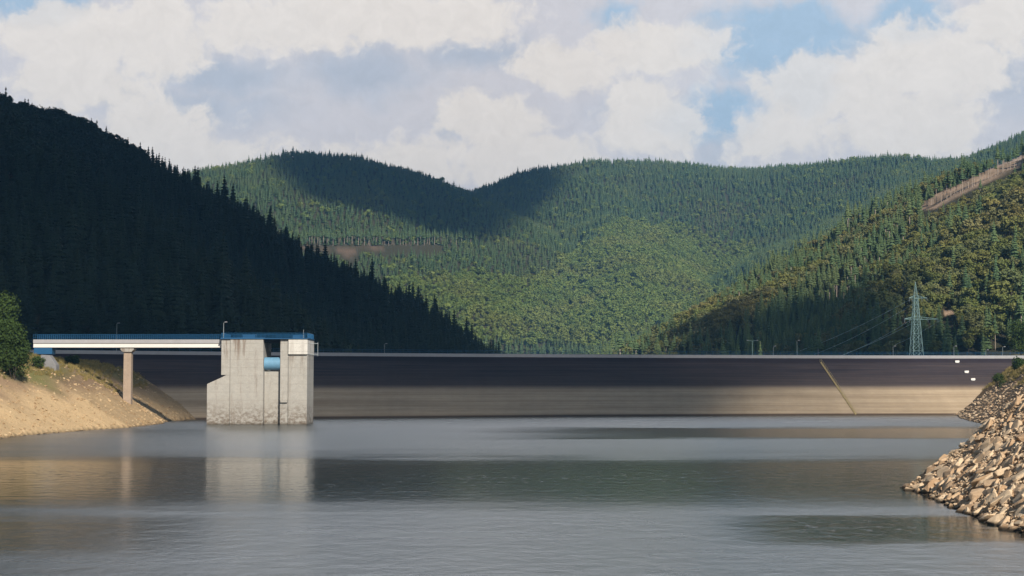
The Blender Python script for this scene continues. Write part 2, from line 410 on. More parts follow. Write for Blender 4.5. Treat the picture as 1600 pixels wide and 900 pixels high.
def dam_mat():
    m_, t, b, o = new_mat('dam_facing')
    pos = geo(t); x, y, z = t.sep(pos)[:3]
    band = t.noise(t.v('MULTIPLY', pos, (.006, .006, 1.0)), 1.1, 6, .75)
    band2 = t.noise(t.v('MULTIPLY', pos, (.012, .012, 1.6)), 2.2, 5, .7)
    fine = t.noise(t.v('MULTIPLY', pos, (.25, .25, 1)), 1.6, 5, .7)
    drips = t.noise(t.v('MULTIPLY', pos, (.22, .05, .015)), 1.0, 4, .6)
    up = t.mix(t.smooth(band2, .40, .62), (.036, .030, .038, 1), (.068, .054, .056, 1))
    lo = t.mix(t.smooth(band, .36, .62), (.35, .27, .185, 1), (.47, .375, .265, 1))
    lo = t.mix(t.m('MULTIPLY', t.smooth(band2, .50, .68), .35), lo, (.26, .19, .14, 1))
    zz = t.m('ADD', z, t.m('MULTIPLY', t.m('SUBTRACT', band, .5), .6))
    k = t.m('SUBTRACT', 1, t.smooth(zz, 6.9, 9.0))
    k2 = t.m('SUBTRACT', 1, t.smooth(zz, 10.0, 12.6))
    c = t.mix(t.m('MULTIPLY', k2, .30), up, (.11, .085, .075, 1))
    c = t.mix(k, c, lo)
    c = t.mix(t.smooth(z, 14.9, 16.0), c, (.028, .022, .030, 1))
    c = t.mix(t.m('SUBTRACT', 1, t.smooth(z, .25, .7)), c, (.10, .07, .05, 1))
    blot = t.noise(t.v('MULTIPLY', pos, (.045, .045, .35)), 1.0, 5, .65)
    v = t.m('ADD', .52, t.m('ADD', t.m('ADD', t.m('MULTIPLY', fine, .32), t.m('MULTIPLY', blot, .4)), t.m('MULTIPLY', drips, .24))); c = t.mix(1, c, t.comb(v, v, v), 'MULTIPLY')
    t.l.new(c, b.inputs['Base Color']); b.inputs['Roughness'].default_value = .85; b.inputs['Specular IOR Level'].default_value = .2
    bump(t, b, fine, .3, .1)
    return m_
M['dam'] = dam_mat()

def water_mat():
    m_, t, b, o = new_mat('lake_water')
    pos = geo(t); x, y, z = t.sep(pos)[:3]
    # breeze patches: long bands across the lake where the surface is ruffled
    wob = t.noise(t.v('MULTIPLY', pos, (.016, .040, 0)), 1.0, 6, .62)
    wob2 = t.noise(t.v('MULTIPLY', pos, (.05, .16, 0)), 1.0, 4, .6)
    # log distance so that near and far bands get edges in proportion
    ly = t.m('LOGARITHM', y, 2.718)
    ly = t.m('ADD', ly, t.m('ADD', t.m('MULTIPLY', t.m('SUBTRACT', wob, .5), .20), t.m('MULTIPLY', t.m('SUBTRACT', wob2, .5), .09)))
    f = t.m('DIVIDE', t.m('SUBTRACT', ly, 4.2), 2.0)          # ln 66.7 .. ln 493
    L = lambda D: (math.log(D) - 4.2) / 2.0
    band = t.ramp(f, [(0, .92), (L(107), .95), (L(116), .9), (L(130), .2), (L(146), .0), (L(182), .0), (L(204), .7), (L(235), .82), (L(420), .95)])
    # the calmer streak below the dam, right half only
    s1 = t.m('MULTIPLY', t.smooth(ly, math.log(262), math.log(276)), t.m('SUBTRACT', 1, t.smooth(ly, math.log(325), math.log(350))))
    s1 = t.m('MULTIPLY', s1, t.smooth(t.m('ADD', x, t.m('MULTIPLY', t.m('SUBTRACT', wob, .5), 60)), -15, 32))
    # calm tongue near the right shore and a faint one near the left
    s2 = t.m('MULTIPLY', t.smooth(ly, math.log(89), math.log(94)), t.m('SUBTRACT', 1, t.smooth(ly, math.log(107), math.log(113))))
    s2 = t.m('MULTIPLY', s2, t.smooth(t.m('ADD', x, t.m('MULTIPLY', t.m('SUBTRACT', wob2, .5), 10)), 11, 19))
    s2 = t.m('MULTIPLY', s2, 1.0)
    s3 = t.m('MULTIPLY', t.smooth(ly, math.log(84), math.log(92)), t.m('SUBTRACT', 1, t.smooth(ly, math.log(105), math.log(116))))
    s3 = t.m('MULTIPLY', t.m('MULTIPLY', s3, t.m('SUBTRACT', 1, t.smooth(x, -27, -12))), .55)
    s4 = t.m('MULTIPLY', t.m('SUBTRACT', 1, t.smooth(x, -80, -45)), t.m('SUBTRACT', 1, t.smooth(y, 180, 200)))
    calm = t.m('MAXIMUM', t.m('MAXIMUM', t.m('MULTIPLY', s1, .8), s2), s3)
    ruf = t.m('MULTIPLY', band, t.m('SUBTRACT', 1, calm), clamp=True)
    ruf = t.m('MULTIPLY', ruf, t.m('ADD', .82, t.m('MULTIPLY', wob2, .36)), clamp=True)
    sp = t.noise(t.v('MULTIPLY', pos, (1.3, .42, 0)), 1.0, 4, .7); sp2 = t.noise(t.v('MULTIPLY', pos, (.03, .05, 0)), 1.0, 3, .6)
    ruf = t.m('MAXIMUM', ruf, t.m('MULTIPLY', t.smooth(t.m('ADD', sp, t.m('MULTIPLY', t.m('SUBTRACT', sp2, .5), .25)), .55, .66), .50))
    b.inputs['Base Color'].default_value = (.006, .017, .020, 1)
    b.inputs['IOR'].default_value = 1.5
    t.l.new(t.m('ADD', .03, t.m('MULTIPLY', ruf, .25)), b.inputs['Roughness'])
    w1 = t.noise(t.v('MULTIPLY', pos, (.50, .42, 0)), 1.0, 5, .62)
    w2 = t.noise(t.v('MULTIPLY', pos, (2.2, 4.2, 0)), 1.0, 3, .65)
    h = t.m('ADD', t.m('MULTIPLY', w1, .16), t.m('MULTIPLY', w2, .02))
    n = bump(t, b, h, 1.0, 1.0)
    t.l.new(t.m('ADD', .34, t.m('MULTIPLY', ruf, .40)), n.inputs['Strength'])
    return m_
M['water'] = water_mat()

# ------------------------------------------------------------------ terrain mesh
def build_terrain():
    az = np.concatenate([np.linspace(-180, -32, 75)[:-1], np.linspace(-32, -19, 40)[:-1], np.linspace(-19, 19, 461)[:-1], np.linspace(19, 32, 40)[:-1], np.linspace(32, 180, 75)[:-1]])
    rr = np.concatenate([[0.5, 4, 8, 14, 22, 32, 44], np.geomspace(56, 4200, 560), np.geomspace(4300, 14000, 14)])
    A, Rr = np.meshgrid(np.radians(az), rr); X = np.sin(A) * Rr; Y = np.cos(A) * Rr
    Z, ow = height(X, Y, True)
    Z = np.where(Rr > 4200, np.minimum(Z, 60), Z)
    dmin = sdist(X, Y)
    V = np.stack([X, Y, Z], -1).reshape(-1, 3)
    px, py = project(V); px = px.reshape(X.shape); py = py.reshape(X.shape); vis = (Y > 50) & (np.abs(X) < Y * .5)
    # base colours of the soil; the far left bank has shade mixed in
    forest = np.array((.050, .048, .028)); tan = np.array((.62, .45, .26)); brown = np.array((.22, .155, .095)); olive = np.array((.20, .19, .075))
    cut = np.array((.46, .33, .24)); dirt = np.array((.36, .25, .16))
    c = np.zeros(X.shape + (3,)) + forest
    land = ow == 0
    nz = fbm(X, Y, 10, 4, 21); nz2 = fbm(X, Y, 22, 4, 31)
    hgt = Z + nz * 3.0
    left = X < -10
    low = 1 - ss(hgt, 5.0, 9.5)
    k = (low)[..., None]; bankc = tan * k + dirt * (1 - k)
    g = (ss(hgt + nz2 * 4, 8.5, 12.5))[..., None]; bankc = bankc * (1 - g) + olive * g
    farl = (left & (Y > 338)); bankc = np.where(farl[..., None], bankc * .62 + brown * .2, bankc)  # brownish tint plus partial shade put into the far left bank's colour
    rightb = ~left
    rc = np.where((Y < 200)[..., None], np.array((.30, .21, .13)), brown * (1 - .0 * k) )
    g2 = ss(hgt + nz2 * 3, 9.0, 12.5)[..., None]; rc2 = rc * (1 - g2) + np.array((.30, .26, .09)) * g2
    rc = np.where((Y < 200)[..., None], rc, rc2)
    bankc = np.where(rightb[..., None], rc, bankc)
    wet = (1 - ss(Z, .08, .35))[..., None]; bankc = bankc * (1 - wet * .65)
    c = np.where(land[..., None], bankc, c)
    for k_, poly in enumerate(CLEAR):
        big = [(a, b_) for a, b_ in poly]
        s_ = np.where(vis, ss(poly_sd(px, py, big), *((-5.0, -1.0) if k_ == 0 else (-2.0, 1.5))), 0) * (Y > 600)
        s_ = s_ * (k_ != 2) * np.clip(.75 + fbm(X, Y, 9, 3, 55), 0, 1); c = c * (1 - s_[..., None]) + (cut * (.30 if k_ == 1 else .12 if k_ == 2 else 1)) * s_[..., None]
    nr, na = X.shape
    i = np.arange(nr - 1)[:, None] * na; j = np.arange(na); j2 = (j + 1) % na
    f = np.stack([i + j, i + j2, i + na + j2, i + na + j], -1).reshape(-1, 4)
    f = f[:, ::-1]
    # close the small hole under the camera
    faces = f.tolist() + [tuple(range(na - 1, -1, -1))]
    o = mesh_obj('terrain', V, faces, M['soil'], None, True)
    at_ = o.data.color_attributes.new('soil', 'FLOAT_COLOR', 'POINT')
    at_.data.foreach_set('color', np.concatenate([c.reshape(-1, 3), np.ones((c.size // 3, 1))], 1).astype(np.float32).ravel())
    tag(o, kind='structure')
    return o
build_terrain()

# ------------------------------------------------------------------ dam
def wl(u): return 448 + .353 * u - .00115 * u * u
def wn(u):
    s_ = .353 - .0023 * u; L = math.hypot(s_, 1); return np.array((-s_ / L, 1 / L))
def dpt(u, off, z):
    n = wn(u); return (u + n[0] * off, wl(u) + n[1] * off, z)
U0, U1 = -135, 176
US = np.linspace(U0, U1, 140)
SL = 1.5
def sweep(profile, us=US):
    v = []; f = []; n = len(profile)
    for u in us:
        v += [dpt(u, o_, z_) for o_, z_ in profile]
    for a in range(len(us) - 1):
        for k in range(n):
            k2 = (k + 1) % n; f.append((a * n + k, a * n + k2, (a + 1) * n + k2, (a + 1) * n + k))
    f += [tuple(range(n))[::-1], tuple((len(us) - 1) * n + k for k in range(n))]
    return v, f
CT = 17.0
dam = empty('embankment_dam', dpt(0, CT * SL, 0), 0, 'long curved embankment dam with dark facing and pale drawdown band closing the lake', 'dam')
DAMLOC = Vector(dam.location)
def dchild(name, v, f, mat, smooth=False):
    v = [tuple(Vector(p) - DAMLOC) for p in v]; return mesh_obj(name, v, f, mat, dam, smooth)
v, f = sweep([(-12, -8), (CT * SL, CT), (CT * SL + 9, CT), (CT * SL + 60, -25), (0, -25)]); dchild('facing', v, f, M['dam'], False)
v, f = sweep([(CT * SL + .9, CT + .004), (CT * SL + .9, CT + .05), (CT * SL + 8.2, CT + .05), (CT * SL + 8.2, CT + .004)]); dchild('crest_road', v, f, M['road'])
v, f = sweep([(CT * SL - .25, CT - .55), (CT * SL - .25, CT + .75), (CT * SL + .35, CT + .75), (CT * SL + .35, CT - .55)]); dchild('parapet', v, f, M['concrete_grey'])
for off in (CT * SL + .1, CT * SL + 8.6):
    rl = MB()
    zb = CT + (.75 if off < CT * SL + 1 else 0)
    for hgt_ in (.55, 1.0):
        rl.tube([dpt(u, off, zb + hgt_) for u in US[::2]], .045, 4)
    for u in np.linspace(U0, U1, 125): rl.bar(dpt(u, off, zb), dpt(u, off, zb + 1.0), .04, 4)
    dchild('railing', rl.v, rl.f, M['blue_paint'])

# stair with yellow handrails running down the face
def find_u(px, off, z):
    us = np.linspace(-130, 170, 3001); P = np.array([dpt(u, off, z) for u in us]); q, _ = project(P); return us[np.argmin(abs(q - px))]
u_a = find_u(1283, 15.3 * SL, 15.3); u_b = find_u(1336, .6 * SL, .4)
def fp(s_, lift=0.0, side=0.0):   # s_ 0 at the top .. 1 at the water
    z_ = 15.6 * (1 - s_) + .2 * s_; u = u_a * (1 - s_) + u_b * s_ + side
    return dpt(u, z_ * SL, z_ + lift)
st = MB()
N = 46
for k in range(N):
    a, b_ = fp(k / N), fp((k + 1) / N)
    p0 = Vector(fp(k / N, .05, -.2)); p1 = Vector(fp(k / N, .05, .2)); q0 = Vector(fp((k + 1) / N, .05, -.2)); q1 = Vector(fp((k + 1) / N, .05, .2))
    base = len(st.v); up = Vector((0, 0, .22))
    q0.z = p0.z - .05; q1.z = p1.z - .05
    st.v += [tuple(p0), tuple(p1), tuple(q1), tuple(q0)] + [tuple(p - Vector((0, 0, .45))) for p in (p0, p1, q1, q0)]
    st.f += [tuple(base + i_ for i_ in q) for q in ((0, 3, 2, 1), (4, 5, 6, 7), (0, 1, 5, 4), (2, 3, 7, 6), (0, 4, 7, 3), (1, 2, 6, 5))]
stair = dchild('stairway', st.v, st.f, M['yellow'])
hr = MB()
for side in (-.22, .22):
    hr.tube([fp(s_, .95, side) for s_ in np.linspace(0, 1, 12)], .04)
    for s_ in np.linspace(0, 1, 17): hr.bar(fp(s_, 0, side), fp(s_, .95, side), .035)
hr.v = [tuple(Vector(p) - DAMLOC) for p in hr.v]
hr.build('handrail', M['yellow'], stair)

# white boards on the right end of the facing
for i_, (px, py, lab) in enumerate([(1495, 566, 'topmost'), (1510, 582, 'middle'), (1520, 593.5, 'lowest')]):
    best = None
    for z_ in np.linspace(1, 16.5, 300):
        u = None
        P = at(px, py, 480)
        # march along the facing: solve for u then compare rows
        u = find_u(px, z_ * SL, z_); q = project(np.array(dpt(u, z_ * SL, z_)))[1][0]
        if best is None or abs(q - py) < best[0]: best = (abs(q - py), u, z_)
    _, u, z_ = best; p = dpt(u, z_ * SL, z_ + .25)
    mk = empty('marker_board', p, math.atan2(-wn(u)[0], wn(u)[1]), f'small white board on the dark dam face near the right bank, {lab} of three', 'marker', 'white boards on the dam face')
    b_ = MB(); b_.prism([(-.7, -.2), (-.4, -.42), (.42, -.45), (.72, -.12), (.6, .3), (-.62, .26)], -.5, -.35); b_.build('panel', M['white_paint'], mk, .03)
    for xx in (-.6, .5):
        s_ = MB(); s_.box(xx, xx + .1, -.34, .55, -.9, .2); s_.build('bracket', M['galv'], mk)

# ------------------------------------------------------------------ water
ws = [(x_, y_) for x_, y_ in [(-150, -60)]]
def build_water():
    xs = np.linspace(-230, 160, 60); v = []; f = []
    n = len(xs)
    for j_, fr in enumerate(np.linspace(0, 1, 24)):
        for x_ in xs:
            ymax = wl(x_) + 4
            v.append((x_, -40 + fr * (ymax + 40), 0))
    for a in range(23):
        for k in range(n - 1): f.append((a * n + k, a * n + k + 1, (a + 1) * n + k + 1, (a + 1) * n + k))
    return tag(mesh_obj('water', v, f, M['water'], None, False), kind='structure')
build_water()

# ------------------------------------------------------------------ intake tower
TY = 362.0
mpp = lambda: TY / F
def tx(px): return float(at(px, 600, TY)[0])
def tz(py): return float(at(400, py, TY)[2])
tower = empty('intake_tower', (tx(410), TY + 7, 0), 0, 'weathered pale concrete intake tower standing in the lake with a blue roller in its slot', 'tower')
def tb(): return MB()
def tfix(b_): b_.v = [(x_ - tower.location.x, y_ - tower.location.y, z_) for x_, y_, z_ in b_.v]; return b_
TOP = tz(530)
b_ = tb(); b_.prism([(tx(323), -6), (tx(359), -6), (tx(359), tz(583)), (tx(345), tz(590)), (tx(323), tz(600))], TY + .24, TY + 11.0)
tfix(b_).build('buttress', M['concrete'], tower, .06)
b_ = tb(); b_.box(tx(345), tx(359) , TY + .22, TY + 11.5, tz(586), TOP)
tfix(b_).build('side_wall', M['concrete'], tower, .05)
b_ = tb(); b_.box(tx(359) + .004, tx(411), TY, TY + 12, -6, TOP + .01)
tfix(b_).build('main_shaft', M['concrete'], tower, .08)
b_ = tb(); b_.box(tx(411) + .004, tx(437) - .004, TY + 2.1, TY + 8.5, -6, tz(579))
tfix(b_).build('slot_wall', M['concrete'], tower, .03)
b_ = tb(); b_.box(tx(437), tx(450), TY + .55, TY + 12, -6, TOP)
b_.box(tx(438), tx(449), TY + .05, TY + .46, tz(629), tz(625.5))
tfix(b_).build('column', M['concrete'], tower, .04)
b_ = tb(); b_.box(tx(450) + .004, tx(479.5), TY + .22, TY + 12, -6, tz(556.3))
b_.box(tx(450) + .004, tx(479.5), TY + .7, TY + 12, tz(556.3) + .002, tz(553.6))
tfix(b_).build('right_shaft', M['concrete'], tower, .04)
b_ = tb(); b_.box(tx(450) + .006, tx(480), TY + .02, TY + 12.01, tz(553.6) + .003, TOP + .02)
tfix(b_).build('valve_chamber', M['concrete_clean'], tower, .04)
# rear wall of the slot left open above, lintel beam under the roof coloured as slot shade
for y0_, y1_ in ((1.5, 3.0), (8.5, 10.0)):
    b_ = tb(); b_.box(tx(411) + .006, tx(437) - .006, TY + y0_, TY + y1_, TOP - .7, TOP - .1); tfix(b_).build('lintel', M['slot_shade'], tower)
# blue roller (cylindrical gate hood) across the slot
g = tb(); x0, x1, r_ = tx(411.5), tx(436.5), .0
zc = tz(568); r_ = tz(558) - zc
n = 28; base = 0
for xx in (x0, x1):
    for k in range(n):
        a = 2 * math.pi * k / n; g.v.append((xx, TY + 2.0 + r_ * math.cos(a), zc + r_ * math.sin(a)))
for k in range(n): g.f.append((k, (k + 1) % n, n + (k + 1) % n, n + k))
g.f += [tuple(range(n))[::-1], tuple(range(n, 2 * n))]
gate = tfix(g).build('gate_roller', M['blue_bright'], tower)
# deck slab, blue railing and edge board
b_ = tb(); b_.box(tx(344), tx(412), TY - .25, TY + 12.3, TOP + .03, TOP + .33); b_.box(tx(412) + .003, tx(480) + .15, TY - .22, TY + 12.25, TOP + .035, TOP + .22)
tfix(b_).build('deck', M['blue_paint'], tower, .02)
rb = tb()
zt = TOP + .33
def fence(bb, pts, h, step=.9, r=.035, rails=(.35, .7, 1.0)):
    for a, c in zip(pts[:-1], pts[1:]):
        a = Vector(a); c = Vector(c); L = (c - a).length; m_ = max(1, round(L / step))
        for k in range(m_ + 1): p = a.lerp(c, k / m_); bb.bar(p, p + Vector((0, 0, h)), r)
        for q in rails: bb.bar(a + Vector((0, 0, h * q)), c + Vector((0, 0, h * q)), r * .9)
fence(rb, [(tx(345), TY + 12, zt), (tx(345), TY, zt), (tx(479.5), TY, zt), (tx(479.5), TY + 12, zt), (tx(345), TY + 12, zt)], 1.05, .3, .04)
tfix(rb).build('railing', M['blue_paint'], tower)
# hoist cabinets on the deck
for xa, xb, hh in ((372, 392, .9), (452, 468, .75)):
    b_ = tb(); b_.box(tx(xa), tx(xb), TY + 5, TY + 8, zt, zt + hh); tfix(b_).build('hoist_cabinet', M['blue_paint'], tower, .04)
b_ = tb(); b_.bar((tx(471), TY + 3, zt), (tx(471), TY + 3, zt + 1.9), .045, 6); tfix(b_).build('aerial', M['galv'], tower)
# gauge bracket at the right side
b_ = tb(); b_.bar((tx(492), TY + 5, tz(556)), (tx(492), TY + 5, tz(534)), .06, 6); b_.bar((tx(480), TY + 5, tz(536)), (tx(492), TY + 5, tz(536)), .06, 6); b_.bar((tx(480), TY + 5, tz(553)), (tx(492), TY + 5, tz(553)), .06, 6)
tfix(b_).build('gauge_bracket', M['galv'], tower)

# ------------------------------------------------------------------ footbridge
BY = 364.0
bx0 = float(at(52, 540, BY)[0]); bx1 = tx(345) - .02
zb0 = float(at(200, 543, BY)[2]); zb1 = float(at(200, 530.5, BY)[2])
br = empty('footbridge', (bx0, BY + 1.5, zb0), 0, 'white slab footbridge with blue railing linking the left bank to the intake tower', 'bridge')
def bfix(b_): b_.v = [(x_ - bx0, y_ - BY - 1.5, z_ - zb0) for x_, y_, z_ in b_.v]; return b_
b_ = MB(); b_.box(bx0, bx1, BY, BY + 3.2, zb0, zb0 + .95); bfix(b_).build('girder', M['concrete_white'], br, .03)
b_ = MB(); b_.box(bx0, bx1, BY - .22, BY + 3.42, zb0 + .952, zb1); bfix(b_).build('deck_edge', M['concrete_grey'], br, .03)
b_ = MB(); fence(b_, [(bx0, BY - .1, zb1), (bx1 - .1, BY - .1, zb1)], 1.15, .45, .035); bfix(b_).build('railing', M['blue_paint'], br)
b_ = MB(); fence(b_, [(bx0, BY + 3.3, zb1), (bx1 - .1, BY + 3.3, zb1)], 1.15, .45, .035); bfix(b_).build('railing', M['blue_paint'], br)
b_ = MB(); b_.box(bx0 + .1, float(at(81, 545, BY)[0]), BY + .1, BY + 3.0, zb0 - 1.5, zb0 - .003); bfix(b_).build('bearing_housing', M['blue_paint'], br, .04)

pxa, pxb = at(191, 600, BY)[0], at(203.5, 600, BY)[0]; pcx = (pxa + pxb) / 2
pr = empty('bridge_pier', (pcx, BY + 1.6, 0), 0, 'slim brownish concrete pier with flared head carrying the footbridge over the bank', 'pier')
b_ = MB(); w0, w1 = (pxb - pxa) / 2 * 1.0, (pxb - pxa) / 2 * .9
vv = []
zpb = float(height(np.array([pcx]), np.array([BY + 1.6]))[0]) - 1.5; zpt = zb0 - 1.0
for z_, w_ in ((zpb, w0 * 1.0), (zpt, w0 * .95)):
    vv += [(-w_, -.9, z_), (w_, -.9, z_), (w_, .9, z_), (-w_, .9, z_)]
b_.v = vv; b_.f = [(3, 2, 1, 0), (4, 5, 6, 7), (0, 1, 5, 4), (1, 2, 6, 5), (2, 3, 7, 6), (3, 0, 4, 7)]
b_.build('shaft', M['concrete_warm'], pr, .06)
b_ = MB(); b_.prism([(-w0 - .08, zpt + .003), (w0 + .08, zpt + .003), (w0 + .6, zpt + .55), (w0 + .6, zb0 - .12), (-w0 - .6, zb0 - .12), (-w0 - .6, zpt + .55)], -1.3, 1.3); b_.build('pier_head', M['concrete'], pr, .03)
b_ = MB(); b_.box(-.5, .5, -.9, .9, zb0 - .117, zb0 - .003); b_.build('bearing', M['dark_steel'], pr)

# grey concrete abutment block under the left end
P = at(77, 566, 352)
ab = MB(); ab.prism([(-1.6, -2.2), (1.9, -2.2), (1.8, -.6), (.3, 1.5), (-1.5, 1.6)], -1.2, 1.4)
o = ab.build('abutment_block', M['abutment'], None, .08); o.location = (P[0], P[1], P[2])
tag(o, 'tilted grey concrete block on the left bank under the bridge end', 'block')

# ------------------------------------------------------------------ lamps and poles
def lamp(name, px, ytop, base, hgt_, label, double=False, group='lamp posts along the dam crest', cat='lamp post'):
    root = empty(name, base, 0, label, cat, group)
    b_ = MB(); b_.bar((0, 0, 0), (0, 0, hgt_), .085, 6, .055)
    for s_ in ((-1, 1) if double else (1,)): b_.bar((0, 0, hgt_ - .05), (s_ * (1.3 if double else .5), -.2, hgt_ + .1), .045, 5)
    b_.build('pole', M['galv'] if not double else M['pylon'], root)
    for s_ in ((-1, 1) if double else (1,)):
        h_ = MB(); x_ = s_ * (1.5 if double else .55)
        h_.prism([(x_ - .32, hgt_ + .08), (x_ + .32, hgt_ + .08), (x_ + .25, hgt_ + .24), (x_ - .25, hgt_ + .24)], -.5, .1); h_.build('lamp_head', M['concrete_grey'], root, .04)
    return root
for px, yt, dbl, lab in [(600, 536, 0, 'thin crest lamp post in front of the dark spruce slope'),
                         (1175, 531, 1, 'double armed post above the dam crest at the edge of the dark patch'),
                         (1208, 540, 0, 'short crest lamp post just right of the double armed post'),
                         (1245, 531, 0, 'crest lamp post with small white head where the lowest wires meet the dam'),
                         (1395, 540, 0, 'bluish crest lamp post left of the lattice pylon'),
                         (1490, 540, 0, 'crest lamp post with white head right of the lattice pylon, above the white boards'),
                         (1540, 546, 0, 'short crest lamp post, second from the right end of the dam'),
                         (1566, 541, 0, 'thick pale lamp post at the right end of the dam crest')]:
    u = find_u(px, CT * SL + 8.0, CT); b0 = dpt(u, CT * SL + 7.6, CT + .03)
    top = at(px, yt, b0[1])[2]
    lamp('lamp_post', px, yt, b0, max(1.5, top - b0[2] - .3), lab, bool(dbl))
b0 = (tx(347), TY + 1.2, zt); lamp('lamp_post', 347, 503, b0, tz(504) - zt, 'tall thin lamp post on the left corner of the intake tower', False, 'lamp posts along the dam crest')
u = find_u(181, CT * SL + 8.0, CT); b0 = dpt(u, CT * SL + 7.6, CT + .03); lamp('lamp_post', 181, 503, b0, at(181, 504, b0[1])[2] - b0[2] - .3, 'lamp post behind the footbridge railing near the pier, white head against the dark hill')

# ------------------------------------------------------------------ pylon and wires
PY = 575.0
def pylon(base, H, wb, wt, arms, label, tilt=0, scale=1):
    root = empty('power_pylon', base, R(8), label, 'pylon')
    lg = MB()
    def c(z_, sx, sy):
        w_ = wb + (wt - wb) * min(1, z_ / (H * .8)); return (sx * w_, sy * w_, z_)
    for sx in (-1, 1):
        for sy in (-1, 1): lg.bar(c(0, sx, sy), c(H * .8, sx, sy), .15, 4, .11); lg.bar(c(H * .8, sx, sy), (0, 0, H), .11, 4, .07)
    lg.build('legs', M['pylon'], root)
    br_ = MB(); zs = list(np.linspace(0, H * .8, 9))
    for a, b2 in zip(zs[:-1], zs[1:]):
        for (s1, s2) in (((-1, -1), (1, -1)), ((1, -1), (1, 1)), ((1, 1), (-1, 1)), ((-1, 1), (-1, -1))):
            br_.bar(c(a, *s1), c(b2, *s2), .06); br_.bar(c(a, *s2), c(b2, *s1), .06); br_.bar(c(b2, *s1), c(b2, *s2), .06)
    br_.build('bracing', M['pylon'], root)
    for (z_, xl, xr) in arms:
        a_ = MB()
        for x_ in (xl, xr):
            a_.bar((0, -.5, z_), (x_, 0, z_ + .1), .1); a_.bar((0, .5, z_), (x_, 0, z_ + .1), .1); a_.bar((0, 0, z_ + 1.1), (x_, 0, z_ + .15), .08)
            for k in (.25, .5, .75): a_.bar((x_ * k, -.5 * (1 - k), z_), (x_ * k, 0, z_ + 1.1 * (1 - k)), .05); a_.bar((x_ * k, .5 * (1 - k), z_), (x_ * k, 0, z_ + 1.1 * (1 - k)), .05)
        arm = a_.build('crossarm', M['pylon'], root)
        for x_ in (xl, xr, xl * .55, xr * .55):
            i2 = MB(); i2.bar((x_, 0, z_), (x_, 0, z_ - 1.2), .09, 6); i2.build('insulator', M['galv'], arm)
    return root
gz = at(1432, 575, PY); topz = at(1432, 440, PY)[2]
pb = (at(1432, 560, PY)[0], PY, gz[2])
arm_z = at(1432, 499, PY)[2] - pb[2]; arm2 = at(1432, 466, PY)[2] - pb[2]
pylon(pb, topz - pb[2], 2.1, .65, [(arm_z, -4.2, 8.2), (arm2, -2.4, 4.2)], 'green grey lattice power pylon rising behind the right half of the dam crest')
def wire(a, b_, sag):
    return [tuple(Vector(a).lerp(Vector(b_), k / 20) - Vector((0, 0, sag * 4 * (k / 20) * (1 - k / 20)))) for k in range(21)]
WIRES = [('lowest pale power line from the pylon arm down to the dam crest', (1426, 505, 573), (1300, 560, 640), .8),
         ('power line running just above the lowest one, pylon arm to dam crest', (1428, 497, 573), (1278, 568, 640), 1.6),
         ('power line crossing the dark hill patch, third up from the crest', (1428, 474, 573), (1236, 566, 700), 2.0),
         ('faint upper power line crossing the dark hill patch', (1429, 464, 573), (1250, 548, 700), 1.2),
         ('short power line on the right of the pylon under its long arm', (1470, 500, 575), (1400, 538, 640), .5)]
for lab, a, b2, sg in WIRES:
    w_ = MB(); w_.tube(wire(at(*a), at(*b2), sg), .09, 4); o = w_.build('power_line', M['pylon']); tag(o, lab, 'power line', 'power lines beside the pylon')

# ------------------------------------------------------------------ tree prototypes
def spruce_mesh(seed, tiers, per, core=True, bare=0.0, ragged=.25, wid=.16):
    r0 = random.Random(seed); v = []; f = []
    z0 = .06 + bare
    def rad(t_): return (.185 - .02 * bare * 5) * (1 - t_) ** .85 + .008
    for i_ in range(tiers):
        t_ = (i_ + r0.random() * .7) / tiers; z_ = z0 + (1 - z0) * t_; rr_ = rad(t_)
        nb = max(4, int(per * (1 - t_ * .55)))
        off = r0.random() * 6.28
        for k in range(nb):
            a = off + 6.283 * k / nb + r0.uniform(-.2, .2); L = rr_ * r0.uniform(1 - ragged, 1 + ragged * .8)
            w_ = L * wid * 2.3 + .012; dr = L * r0.uniform(.25, .6)
            ca, sa = math.cos(a), math.sin(a); b = len(v)
            v += [(0, 0, z_ + .02), (ca * L * .55 - sa * w_, sa * L * .55 + ca * w_, z_ - dr * .35 - .006), (ca * L, sa * L, z_ - dr * .7), (ca * L * .55 + sa * w_, sa * L * .55 - ca * w_, z_ - dr * .35 - .006), (ca * L * .6, sa * L * .6, z_ - dr * .1 + .01)]
            f += [(b, b + 1, b + 4), (b, b + 4, b + 3), (b + 1, b + 2, b + 4), (b + 4, b + 2, b + 3)]
    if core:
        b = len(v); n_ = 7
        for (z_, k) in ((z0 + .01, .50), (z0 + (1 - z0) * .45, .42)):
            t_ = (z_ - z0) / (1 - z0)
            v += [(math.cos(6.283 * q / n_) * rad(t_) * k, math.sin(6.283 * q / n_) * rad(t_) * k, z_) for q in range(n_)]
        v.append((0, 0, .985)); 
        f += [(b + q, b + (q + 1) % n_, b + n_ + (q + 1) % n_, b + n_ + q) for q in range(n_)]
        f += [(b + n_ + q, b + n_ + (q + 1) % n_, b + 2 * n_) for q in range(n_)]
    return v, f
def trunk_mesh(h=1.0, r=.012, lean=0):
    b_ = MB(); b_.bar((0, 0, -.05), (lean * .5, 0, h * .5), r, 6, r * .75); b_.bar((lean * .5, 0, h * .5), (lean, 0, h), r * .75, 6, r * .2); return b_.v, b_.f
